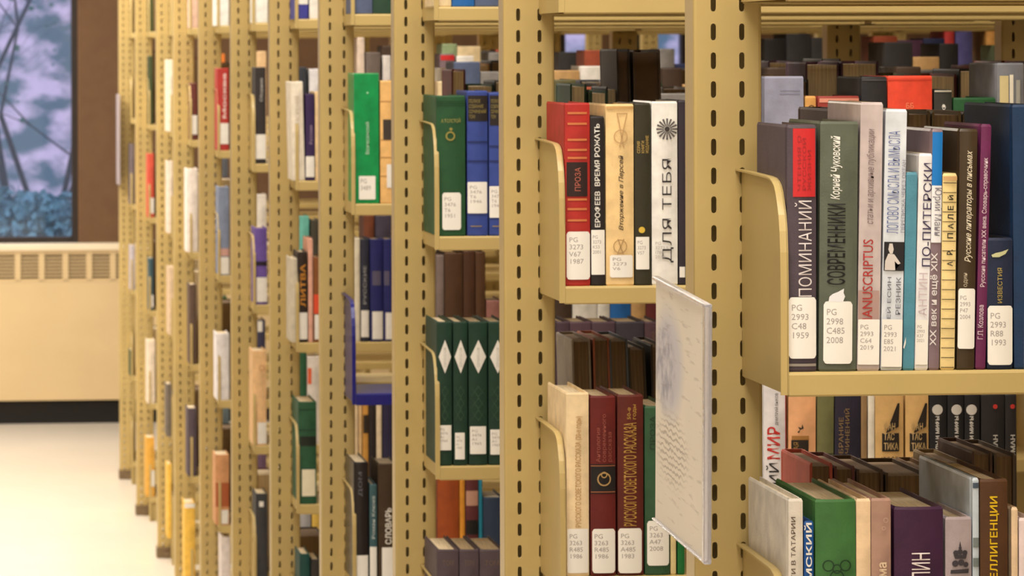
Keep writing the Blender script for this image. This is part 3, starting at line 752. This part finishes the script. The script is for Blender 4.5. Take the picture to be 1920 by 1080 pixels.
for q, (a, b_, l0, l1, l2, l3) in enumerate(((820, 848, 822, 846, 797, 844), (850, 877, 853, 871, 811, 861), (879, 914, 881, 911, 799, 851), (916, 950, 919, 945, 805, 852))):
    m_ = (a + b_) / 2
    w_ = (b_ - a) * .42
    book(2, 2, a, b_, 603, (22, 56, 42), 'dark green volume with white diamond, %s of the set of four' % ['leftmost', 'second', 'third', 'rightmost'][q], [
        ('poly', [(m_ - w_, 669), (m_, 700), (m_ + w_, 669), (m_, 637)], WHITE, 'white_diamond'), ('text', 'СОЧИНЕНИЯ', m_ - 2.5, m_ + 2.5, 652, 688, (150, 150, 140), 'up'),
        ('poly', [[(m_ - w_, 745 + 22 * d_), (m_, 723 + 22 * d_), (m_ + w_, 745 + 22 * d_), (m_, 725 + 22 * d_)] for d_ in range(3)] + [[(m_ - w_, 723 + 22 * d_), (m_, 745 + 22 * d_), (m_ + w_, 723 + 22 * d_), (m_, 743 + 22 * d_)] for d_ in range(3)], (60, 92, 66), 'lattice_ornament'),
        ('label', l0, l1, l2, l3, 'PG\n3476\nA1\n1965', .02)], group='green volumes with white diamonds', depth=.17)
for q, (a, b_) in enumerate(((820, 860), (861, 898), (899, 945))):
    book(2, 3, a, b_, 1030, (84, 70, 78), 'mauve-grey volume low on the third range, %s of three' % ['leftmost', 'middle', 'rightmost'][q], [('text', 'ТОМ', a + 10, b_ - 10, 1050, 1060, (120, 96, 80), 'h')], group='mauve volumes at the bottom edge', depth=.19)
for q, (a, b_, c) in enumerate(((1044, 1068, (74, 54, 66)), (1069, 1109, (86, 62, 74)), (1110, 1154, (80, 60, 72)), (1155, 1208, (56, 50, 62)), (1209, 1240, (78, 54, 62)))):
    book(2, 2, a, b_, 603, c, 'dull maroon volume with faded gold lettering, %s of the set of five' % ['leftmost', 'second', 'third', 'fourth', 'rightmost'][q],
         [] if q == 3 else [('text', 'СОБРАНИЕ СОЧИНЕНИЙ', (a + b_) / 2 - 4, (a + b_) / 2 + 4, 622, 735, (120, 92, 76), 'up')], group='maroon volumes on the third range')

# ---- fourth range
book(3, 1, 664, 711, 137, (16, 144, 78), 'bright green book with small white title on the fourth range', [
    ('text', 'Вознесенский', 685, 692, 229, 289, (200, 226, 206), 'up'), ('poly', disc(689, 174, 2), (160, 220, 180), 'white_mark'), ('label', 673, 704, 330, 374, 'PG\n3489', .02)], gloss=True, soft=True, depth=.13)
book(3, 1, 713, 745, 151, (232, 184, 116), 'tan book with dark patch beside the bright green one', [('bands', (190, 262, 295, 330), (176, 130, 76), 1.5), ('patch', 718, 745, 224, 262, (60, 50, 44), 'dark_patch'), ('patch', 725, 745, 308, 352, WHITE, 'white_sticker')])
book(3, 3, 664, 691, 866, (34, 28, 30), 'glossy black book low on the fourth range', [('text', 'ДОМ', 672, 680, 885, 930, (110, 110, 120), 'up'), ('label', 667, 690, 1041, 1086, '', .02)], gloss=True, depth=.19)
book(3, 3, 693, 707, 908, (60, 94, 102), 'thin grey-teal book with white lettering low on the fourth range', [('text', 'Роман Клюев', 697, 703, 930, 1010, (206, 214, 214), 'up'), ('label', 693, 707, 1025, 1086, '', .02)])
book(3, 3, 709, 745, 869, (62, 44, 24), 'dark brown book with white lettered block low on the fourth range', [('text', 'СЛОВАРЬ', 722, 734, 952, 1020, WHITE, 'up', dict(bold=.02)), ('label', 716, 740, 1026, 1086, '', .02)])
for a, b_, y, c, lb in ((819, 833, 478, (126, 110, 106), 'thin grey-mauve book'), (834, 868, 474, (78, 50, 28), 'wide leather-brown volume'), (869, 891, 470, (74, 44, 24), 'plain leather-brown volume'), (892, 911, 472, (82, 52, 28), 'narrow leather-brown volume'), (912, 945, 563, (150, 100, 92), 'short dusty pink book')):
    book(3, 2, a, b_, y, c, lb + ' above the green diamond set', [])
for a, b_, y, c, lb in ((821, 861, 880, (166, 78, 30), 'wide orange-brown book under the green diamond set'), (862, 872, 890, (226, 152, 50), 'thin amber book beside the orange-brown one'), (873, 897, 888, (98, 44, 48), 'maroon book with pale band and black foot'),
                        (898, 905, 885, (30, 130, 160), 'very thin turquoise book'), (906, 945, 932, (44, 60, 86), 'slate-blue book under the green diamond set')):
    fe = [('patch', 874, 896, 920, 948, (196, 150, 130), 'pale_band'), ('patch', 874, 896, 975, 1002, (20, 18, 18), 'black_band'), ('patch', 876, 896, 1014, 1040, WHITE, 'white_sticker')] if a == 873 else \
         [('patch', 824, 858, 1014, 1040, WHITE, 'white_sticker')] if a == 821 else []
    book(3, 3, a, b_, y, c, lb, fe)

# ---- fifth range (seen left of the fourth upright and through the blue shelf)
book(4, 1, 549, 572, 153, (232, 222, 206), 'white book leaning beside a purple one on the fifth range', [('text', 'СТИХОТВОРЕНИЯ', 554, 562, 180, 270, (206, 190, 170), 'up')], lean=-4)
book(4, 1, 573, 590, 176, (52, 32, 80), 'purple book with pale lettering on the fifth range', [('text', 'Русская', 580, 587, 235, 270, (170, 150, 180), 'up'), ('patch', 572, 592, 293, 332, WHITE, 'white_sticker')])
book(4, 1, 591, 606, 172, (226, 196, 150), 'thin cream book right of the purple one, fifth range')
book(4, 1, 826, 853, 101, (124, 104, 112), 'grey-mauve book with red head behind the green clothbound book', [('patch', 826, 853, 101, 113, (206, 44, 44), 'red_head_band')])
book(4, 1, 1772, 1790, 50, (196, 62, 62), 'tall red book far back near the right edge', simple=True)
book(4, 1, 1792, 1824, 52, (86, 84, 146), 'tall blue-violet book far back right of the red one', simple=True)
book(4, 1, 1850, 1873, 57, (214, 156, 84), 'tall orange-tan book far back near the right edge', simple=True)
book(4, 1, 670, 684, 70, (226, 206, 190), 'tall pale book rising behind the bright green one')
book(4, 1, 686, 714, 98, (110, 98, 92), 'grey book behind the bright green one')
book(4, 1, 718, 733, 104, (222, 216, 214), 'white book behind the tan one, fourth gap')
book(4, 0, 553, 578, -40, (60, 62, 150), 'blue and white book at the top edge, fifth range', [('patch', 554, 578, -20, 8, WHITE, 'white_band')])
book(4, 0, 580, 600, -40, (236, 232, 224), 'white book at the top edge, fifth range')
book(4, 2, 546, 558, 484, (206, 196, 176), 'thin grey-white book beside the dark gold-lettered one')
book(4, 2, 559, 577, 472, (44, 30, 22), 'black-brown book with orange-gold lettering on the fifth range', [('text', 'ЛИТВА', 563, 573, 495, 575, (196, 130, 40), 'up', dict(bold=.02)), ('patch', 560, 577, 586, 636, WHITE, 'white_sticker')])
book(4, 2, 578, 587, 447, (226, 170, 150), 'thin pink-white book on the fifth range')
book(4, 2, 588, 604, 482, (132, 78, 36), 'brown book with orange-red band', [('patch', 586, 606, 552, 588, (222, 76, 44), 'orange_band'), ('patch', 590, 606, 590, 636, WHITE, 'white_sticker')])
book(4, 2, 664, 675, 446, (226, 216, 196), 'thin white book behind the blue shelf opening')
book(4, 2, 676, 692, 448, (40, 42, 60), 'dark grey-blue book with pale lettering behind the blue shelf opening', [('text', 'РУССКИЕ', 681, 687, 498, 570, (170, 170, 170), 'up'), ('patch', 677, 692, 582, 632, WHITE, 'white_sticker')])
book(4, 2, 694, 718, 448, (28, 32, 100), 'navy volume behind the blue shelf opening, left of two', [('patch', 698, 714, 508, 535, (90, 84, 110), 'faded_block'), ('patch', 698, 721, 584, 636, WHITE, 'white_sticker')])
book(4, 2, 719, 742, 448, (28, 32, 100), 'navy volume behind the blue shelf opening, right of two', [('patch', 720, 730, 508, 535, (90, 84, 110), 'faded_block'), ('patch', 723, 738, 586, 636, WHITE, 'white_sticker')])
book(4, 3, 560, 594, 753, (36, 84, 56), 'green volume with black bands on the fifth range', [('bands', (768, 806), (20, 50, 34), 1.5), ('patch', 562, 594, 818, 836, (26, 34, 24), 'black_band'), ('patch', 566, 591, 880, 930, (236, 226, 200), 'cream_sticker')], depth=.2)
for a, b_, c, lb in ((662, 672, (232, 206, 168), 'cream'), (673, 679, (226, 190, 140), 'pale tan'), (680, 691, (206, 150, 70), 'tan and black-panelled'), (692, 704, (44, 34, 36), 'black'), (706, 716, (236, 216, 186), 'cream-white'), (718, 740, (40, 36, 70), 'dark indigo')):
    book(4, 3, a, b_, 752, c, lb + ' book standing under the blue shelf', [('patch', 681, 690, 778, 812, (50, 40, 30), 'black_panel')] if a == 680 else [])
book(4, 4, 562, 581, 1038, (24, 70, 66), 'dark teal book at the bottom edge, fifth range')
book(4, 4, 583, 600, 1048, (50, 46, 44), 'dark grey book at the bottom edge, fifth range')
# ---- sixth to farthest ranges: a few spines per opening
def s_(i, lv, a, b_, y, c, lb, feats=(), **kw):
    return book(i, lv, a, b_, y, c, lb + ', %s range' % ORD[i], feats, simple=not feats, **kw)
def stk(a, b_, y0, y1): return ('patch', a, b_, y0, y1, WHITE, 'white_sticker')
s_(5, 4, 562, 583, 955, (176, 176, 182), 'grey book low left of the fourth upright'); s_(5, 4, 585, 600, 955, (226, 190, 90), 'yellow book low left of the fourth upright')
s_(5, 3, 562, 575, 660, (40, 90, 60), 'green book above the banded green volume'); s_(5, 3, 576, 600, 668, (230, 222, 216), 'white and orange book above the banded green volume', [('patch', 577, 584, 690, 720, (226, 100, 60), 'orange_patch')])
s_(5, 2, 561, 580, 405, (110, 190, 180), 'pale turquoise book peeking over a dark one'); s_(5, 2, 583, 600, 412, (70, 66, 56), 'dark olive book peeking over a pink one')
s_(5, 1, 556, 576, 126, (50, 54, 64), 'dark slate book above the leaning white one'); s_(5, 1, 580, 600, 129, (226, 224, 230), 'white book above the purple one')
s_(5, 2, 683, 702, 404, (120, 66, 44), 'rust-brown book over the navy volumes'); s_(5, 2, 704, 735, 404, (70, 64, 84), 'grey-violet book over the navy volumes')
s_(5, 0, 476, 502, -30, (240, 238, 232), 'white book at the top edge')
s_(5, 1, 479, 499, 126, (46, 40, 42), 'black book with white lettering and sticker', [('text', 'Сборник', 487, 494, 146, 190, (200, 198, 194), 'up'), stk(478, 499, 252, 298)])
s_(5, 2, 478, 501, 427, (104, 80, 160), 'violet book with black band and white sticker', [('patch', 478, 501, 490, 498, (30, 20, 40), 'black_band'), stk(481, 501, 520, 566)])
s_(5, 3, 474, 500, 657, (232, 190, 140), 'pale peach book with sticker', [('poly', ringp(491, 690, 6, 1.5, 12), (200, 150, 100), 'ring_mark'), stk(483, 500, 792, 832)])
s_(5, 4, 480, 502, 925, (56, 56, 60), 'black and grey mottled book', [stk(486, 494, 940, 950)])
s_(6, 1, 479, 500, 96, (232, 196, 150), 'cream book above the black lettered one'); s_(6, 2, 480, 500, 364, (236, 230, 224), 'white book above the violet one')
s_(6, 3, 478, 498, 600, (60, 60, 90), 'indigo book above the peach one', [stk(483, 492, 602, 622)]); s_(6, 4, 478, 500, 850, (110, 84, 110), 'mauve book above the mottled one')
s_(6, 0, 404, 429, -30, (242, 240, 236), 'bright white book at the top edge')
s_(6, 1, 408, 429, 128, (176, 50, 46), 'red book with white lettering and sticker', [('text', 'Москва', 417, 424, 138, 222, (226, 200, 196), 'up', dict(bold=.03)), stk(411, 429, 231, 270)])
s_(6, 2, 410, 430, 350, (126, 138, 166), 'grey-blue book with sticker', [('patch', 412, 430, 466, 480, (206, 160, 150), 'pink_band'), stk(413, 430, 482, 514)])
s_(6, 3, 406, 430, 625, (232, 228, 232), 'white book with worn foot'); s_(6, 4, 404, 430, 852, (206, 150, 104), 'tan and rust book with sticker', [('patch', 404, 430, 905, 950, (170, 90, 50), 'rust_band'), stk(415, 428, 956, 982)])
s_(6, 5, 415, 432, 1006, (226, 216, 214), 'white book at the bottom edge')
s_(7, 1, 409, 422, 101, (232, 128, 50), 'orange book over the red one'); s_(7, 2, 404, 428, 296, (90, 94, 104), 'slate book over the grey-blue one'); s_(7, 3, 409, 426, 556, (44, 84, 50), 'green book over the white one')
s_(7, 4, 404, 430, 765, (90, 104, 110), 'blue-grey book over the rust one')
s_(7, 0, 356, 371, -30, (226, 190, 170), 'pinkish book at the top edge'); s_(7, 1, 358, 370, 156, (100, 46, 40), 'dark red book with sticker', [stk(358, 371, 216, 252)]); s_(7, 2, 350, 371, 316, (236, 226, 220), 'tall white book')
s_(7, 3, 355, 369, 533, (94, 74, 62), 'brown book', []); s_(7, 4, 352, 369, 765, (84, 72, 82), 'dusky mauve book'); s_(7, 5, 346, 366, 942, (236, 190, 80), 'yellow book with white head', [('patch', 346, 366, 943, 952, WHITE, 'white_head')])
s_(8, 1, 313, 324, 112, (238, 226, 206), 'white book'); s_(8, 2, 314, 324, 302, (232, 216, 200), 'cream-white book'); s_(8, 3, 316, 326, 500, (216, 190, 160), 'cream book'); s_(8, 4, 312, 322, 720, (110, 100, 90), 'grey-brown book')
s_(8, 5, 314, 322, 870, (236, 190, 80), 'small yellow book')
s_(9, 1, 279, 287, 105, (60, 70, 36), 'dark olive book'); s_(9, 0, 279, 287, -30, (60, 74, 36), 'dark olive book at the top edge'); s_(9, 2, 277, 289, 288, (206, 84, 64), 'red book with sticker', [stk(279, 289, 371, 400)])
s_(9, 3, 279, 288, 484, (56, 84, 94), 'blue-grey book with sticker', [stk(284, 290, 553, 576)]); s_(9, 4, 276, 291, 638, (232, 216, 196), 'white book'); s_(9, 5, 274, 290, 820, (226, 170, 70), 'yellow book with sticker', [stk(281, 290, 882, 912)])
s_(10, 2, 243, 252, 270, (112, 100, 104), 'grey-mauve book'); s_(10, 3, 244, 253, 460, (190, 182, 190), 'pale lilac book'); s_(10, 4, 243, 250, 660, (80, 90, 60), 'olive book')

# ---- filler rows seen only over the tops of the rows in front
PAL = [('dark brown', (70, 52, 40)), ('charcoal', (48, 46, 48)), ('navy', (36, 44, 84)), ('bottle green', (34, 66, 48)), ('maroon', (96, 34, 36)), ('cream', (228, 206, 164)), ('white', (232, 228, 222)), ('olive', (92, 88, 56)),
       ('slate blue', (84, 96, 128)), ('rust red', (160, 74, 48)), ('grey', (132, 128, 126)), ('tan', (196, 156, 104)), ('plum', (84, 52, 78)), ('black', (30, 27, 28)), ('bright blue', (30, 100, 176)), ('pale green', (150, 170, 130))]
FILL = []
HIDDEN = '''32_0 41_3 42_1 42_2 42_3 42_4 42_6 42_7 42_9 43_3 43_4 43_5 43_7 43_8 43_9 44_1 44_3 44_4 44_5 44_6 44_8 51_3 51_4 51_7 52_3 54_0 54_1 54_2 54_3 61_3 61_4 61_5 62_0 62_2 62_3 72_0 72_1 72_2 72_3 72_4 81_0 81_1 84_1 85_0 85_1 85_2 85_3 240_0 240_1 274_1 280_0 280_1 281_0 290_1 291_1 292_1 91_3 92_2'''.split()   # spots of the rows that nothing of the view reaches
DARK = [q for q in PAL if q[0] in ('dark brown', 'charcoal', 'maroon', 'olive', 'plum', 'black')]
def fill(i, lv, rear, xa, xb, seed, hlo, hhi, tlo=.02, thi=.05, avoid=(), pal=None):
    rn = random.Random(seed); Y = RY[i] - SD + .006 if not rear else RY[i] + PD + SD - .006
    lst = []; x = xa
    while x < xb:
        t = rn.uniform(tlo, thi); lst.append((x, t, rn.choice(pal or PAL), rn.uniform(hlo, hhi), rn.uniform(.13, .17))); x += t + .0012
        for k in range(1, 6):      # keep clear of the uprights and brackets
            c = RX[i] + k * BAY
            if c - SLOTC - .045 < x < c + SLOTC + .002: x = c + SLOTC + .004
    for q, (x, t, (cn, c), H, D) in enumerate(lst):
        if any(a < x + t and x < b for a, b in avoid): continue
        for k in range(1, 6):
            cc = RX[i] + k * BAY
            if x < cc - SLOTC - .002 < x + t: t = cc - SLOTC - .002 - x
        if t < .008: continue
        ln = lst[q - 1][2][0] if q else 'the shelf end'; rt = lst[q + 1][2][0] if q + 1 < len(lst) else None
        sz = ('tall ' if H > (hlo + hhi) / 2 else '') + ('thick ' if t > .036 else '')
        nb = 'between %s and %s ones' % (ln, rt) if q and rt else 'beside a %s one' % (rt or ln)
        lab = '%s%s book %s, %s row, %s range' % (sz, cn, nb, 'rear' if rear else 'front', ORD[i])
        if HIDDEN and '%d_%d' % (seed, q) in HIDDEN: continue
        b = min(.0028, t * .09)
        bm = cover_bm(t, H, D, b, 0, None, False); pages_bm(t, H, D, False, bm, 1)
        o = obj('book', bm, [bookmat(c), PAPER if rn.random() < .6 else PAPERD])
        o.location = (x + t / 2, Y, LEV[lv]); o.rotation_euler = (0, 0, math.pi if rear else 0)
        tag(o, lab, 'book', 'books glimpsed over the rows in front'); FILL.append(o)
def xa_(i, px, rear=False): return X_at(px, RY[i] - SD if not rear else RY[i] + PD + .09, 150)
fill(1, 1, True, xa_(1, 1068, True), xa_(1, 1150, True), 31, .20, .235)
fill(1, 1, True, xa_(1, 1262, True), xa_(1, 1285, True), 32, .20, .22)
fill(1, 1, True, xa_(1, 1440, True), xa_(1, 1920, True), 33, .225, .255, .03, .055, pal=DARK)
fill(2, 1, False, xa_(2, 1040), xa_(2, 1290), 41, .20, .225); fill(2, 1, False, xa_(2, 1440), xa_(2, 1910), 42, .215, .25, .03, .05, pal=DARK)
fill(2, 1, True, xa_(2, 845, True), xa_(2, 1290, True), 43, .195, .24); fill(2, 1, True, xa_(2, 1440, True), xa_(2, 1900, True), 44, .22, .262, .03, .05, pal=DARK)
fill(3, 1, False, xa_(3, 822), xa_(3, 1285), 51, .20, .25); fill(3, 1, False, xa_(3, 1660), xa_(3, 1915), 52, .23, .285, .03, .05)
fill(3, 1, True, xa_(3, 825, True), xa_(3, 940, True), 53, .22, .25)
fill(3, 1, True, xa_(3, 1040, True), xa_(3, 1285, True), 54, .20, .26, .03, .06)
fill(4, 1, False, xa_(4, 857), xa_(4, 1000), 61, .22, .262); fill(4, 1, False, xa_(4, 1045), xa_(4, 1285), 62, .22, .27, .03, .06); fill(4, 1, False, xa_(4, 1435), xa_(4, 1560), 64, .27, .298, .03, .06, pal=DARK); fill(4, 1, False, xa_(4, 1640), xa_(4, 1760), 63, .25, .295, .04, .06)
fill(3, 2, False, xa_(3, 1040), xa_(3, 1235), 71, .215, .24); fill(4, 2, False, xa_(4, 1040), xa_(4, 1235), 72, .24, .27, .03, .06)
fill(5, 1, False, xa_(5, 660), xa_(5, 735), 81, .23, .28); fill(5, 1, False, xa_(5, 830), xa_(5, 940), 82, .25, .28, .03, .06)
fill(5, 1, False, xa_(5, 1050), xa_(5, 1110), 84, .24, .28, .04, .06)
fill(5, 1, False, xa_(5, 1436), xa_(5, 1560), 85, .26, .298, .04, .06)
# rear rows glimpsed in the narrow openings at the left
for i_, p0_, p1_ in ((4, 550, 600), (5, 478, 505), (6, 408, 433), (7, 358, 373), (8, 314, 326), (9, 281, 295)):
    for lv_ in ((0, 4) if i_ < 6 else (0, 1, 2, 3, 4)):
        Yq = RY[i_] + PD + .1
        fill(i_, lv_, True, max(X_at(p0_, Yq), RX[i_] + .018), X_at(p1_, Yq) + .03, 200 + i_ * 10 + lv_, .22, .285 if lv_ < 4 else .25, .03, .06, pal=DARK)
fill(2, 0, False, xa_(2, 818), xa_(2, 945), 91, .21, .25); fill(3, 0, False, xa_(3, 664), xa_(3, 745), 92, .21, .25)

# ================================================================== paper notice on the end of the nearest range
zn, zf = 3.835, 4.103
def camp(px, py, d):
    x, y = unroll(px, py); xc = (x - 960) / F * d
    return Vector((xc * math.cos(TH) + d * math.sin(TH), d * math.cos(TH) - xc * math.sin(TH), EYE - (y - HZ) * d / F))
P = [camp(1228, 974, zf), camp(1329, 1059, zn), camp(1326, 569, zn), camp(1228, 516, zf)]
u = ((P[1] - P[0]) + (P[2] - P[3])) / 2; v = ((P[3] - P[0]) + (P[2] - P[1])) / 2
WN, HN = u.length, v.length; u.normalize(); v = (v - u * v.dot(u)).normalized(); nrm = u.cross(v)
no_ = empty('paper_notice', (0, 0, 0), 'faded white paper notice in a clear plastic sleeve on the near range end', 'sign')
no_.matrix_world = Matrix(((u.x, v.x, nrm.x, P[0].x), (u.y, v.y, nrm.y, P[0].y), (u.z, v.z, nrm.z, P[0].z), (0, 0, 0, 1)))
pm_ = mat('printed_map_paper', (236, 228, 216), .5, .03, 8)
nt = pm_.node_tree; L_ = nt.links; bs = nt.nodes['Principled BSDF']; src = [l for l in L_ if l.to_socket == bs.inputs['Base Color']][0].from_socket
tc = nt.nodes.new('ShaderNodeTexCoord')
def mixn(fac, a, col):
    m = nt.nodes.new('ShaderNodeMix'); m.data_type = 'RGBA'; L_.new(fac, m.inputs[0]); L_.new(a, m.inputs[6]); m.inputs[7].default_value = lin(col) + (1,); return m.outputs[2]
def ramp(sock, p0, p1, v0=0, v1=1):
    r = nt.nodes.new('ShaderNodeMapRange'); r.inputs[1].default_value = p0; r.inputs[2].default_value = p1; r.inputs[3].default_value = v0; r.inputs[4].default_value = v1; L_.new(sock, r.inputs[0]); return r.outputs[0]
def mul(a, b):
    m = nt.nodes.new('ShaderNodeMath'); m.operation = 'MULTIPLY'; L_.new(a, m.inputs[0])
    if isinstance(b, float): m.inputs[1].default_value = b
    else: L_.new(b, m.inputs[1])
    return m.outputs[0]
def blob(cx, cy, sx, sy, e=.25):
    mp = nt.nodes.new('ShaderNodeMapping'); mp.vector_type = 'POINT'; mp.inputs['Location'].default_value = (-cx / sx, -cy / sy, 0); mp.inputs['Scale'].default_value = (1 / sx, 1 / sy, 0); L_.new(tc.outputs['Object'], mp.inputs[0])
    vl = nt.nodes.new('ShaderNodeVectorMath'); vl.operation = 'LENGTH'; L_.new(mp.outputs[0], vl.inputs[0]); return ramp(vl.outputs['Value'], 1 - e, 1 + e, 1, 0)
no1 = nt.nodes.new('ShaderNodeTexNoise'); no1.inputs['Scale'].default_value = 60; no1.inputs['Detail'].default_value = 6; L_.new(tc.outputs['Object'], no1.inputs['Vector'])
mott = ramp(no1.outputs[0], .4, .62)
o1 = mixn(mul(blob(.07, .145, .07, .045), .75), src, (196, 196, 214))
o1 = mixn(mul(mul(blob(.05, .14, .05, .035), mott), .7), o1, (132, 134, 158))
wv = nt.nodes.new('ShaderNodeTexWave'); wv.inputs['Scale'].default_value = 55; wv.inputs['Distortion'].default_value = 5; wv.inputs['Detail Scale'].default_value = 1.4; wv.bands_direction = 'Y'; L_.new(tc.outputs['Object'], wv.inputs['Vector'])
o1 = mixn(mul(mul(blob(.09, .072, .075, .03), ramp(wv.outputs['Fac'], .55, .9)), .6), o1, (156, 142, 132))
mp2 = nt.nodes.new('ShaderNodeMapping'); mp2.inputs['Rotation'].default_value = (0, 0, -.3); mp2.inputs['Scale'].default_value = (6, 60, 1); L_.new(tc.outputs['Object'], mp2.inputs[0])
n3 = nt.nodes.new('ShaderNodeTexNoise'); n3.inputs['Scale'].default_value = 3; n3.inputs['Detail'].default_value = 3; L_.new(mp2.outputs[0], n3.inputs['Vector'])
o1 = mixn(mul(ramp(n3.outputs[0], .60, .68), .28), o1, (140, 124, 116))
L_.new(o1, bs.inputs['Base Color'])
bm = bmn(); box(bm, (.002, .002, -.0006), (WN - .012, HN - .004, 0)); obj('paper_sheet', bm, pm_, no_)
clear = bpy.data.materials.new('clear_plastic'); clear.use_nodes = True
cb = clear.node_tree.nodes['Principled BSDF']; cb.inputs['Base Color'].default_value = (.93, .92, .98, 1); cb.inputs['Roughness'].default_value = .12; cb.inputs['Transmission Weight'].default_value = .8; cb.inputs['IOR'].default_value = 1.3
wn_ = clear.node_tree.nodes.new('ShaderNodeTexNoise'); wn_.inputs['Scale'].default_value = 40
bpn = clear.node_tree.nodes.new('ShaderNodeBump'); bpn.inputs['Strength'].default_value = .3; bpn.inputs['Distance'].default_value = .002
clear.node_tree.links.new(wn_.outputs[0], bpn.inputs['Height']); clear.node_tree.links.new(bpn.outputs[0], cb.inputs['Normal'])
bm = bmn()
box(bm, (WN - .011, 0, -.003), (WN, HN, .0035), .0012); box(bm, (0, HN - .0035, -.003), (WN - .011, HN, .0035), .001); box(bm, (0, 0, -.003), (WN - .011, .0018, .003), .0008); box(bm, (0, .0018, -.0032), (WN - .011, HN - .0035, -.0022))
obj('plastic_sleeve', bm, clear, no_)
bm = bmn(); box(bm, (WN * .02, HN * .45, -.034), (WN * .10, HN * .60, -.0035), .002)
obj('mounting_block', bm, darkfr, no_)
# narrow pale sign on the end of the farthest range
X = X_at(214, RY[10] + .02); Ye = RY[10]
bm = bmn(); box(bm, (-.012, 0, 0), (-.003, .2, .35), .002)
o = obj('end_sign', bm, mat('pale_sign', (176, 164, 168), .5, .04, 10), None, (RX[10] - PW / 2 + .003, Ye - .2 + PD, Z_at(214, 345, X, Ye)))
tag(o, 'narrow pale grey end sign on the farthest range', 'sign')
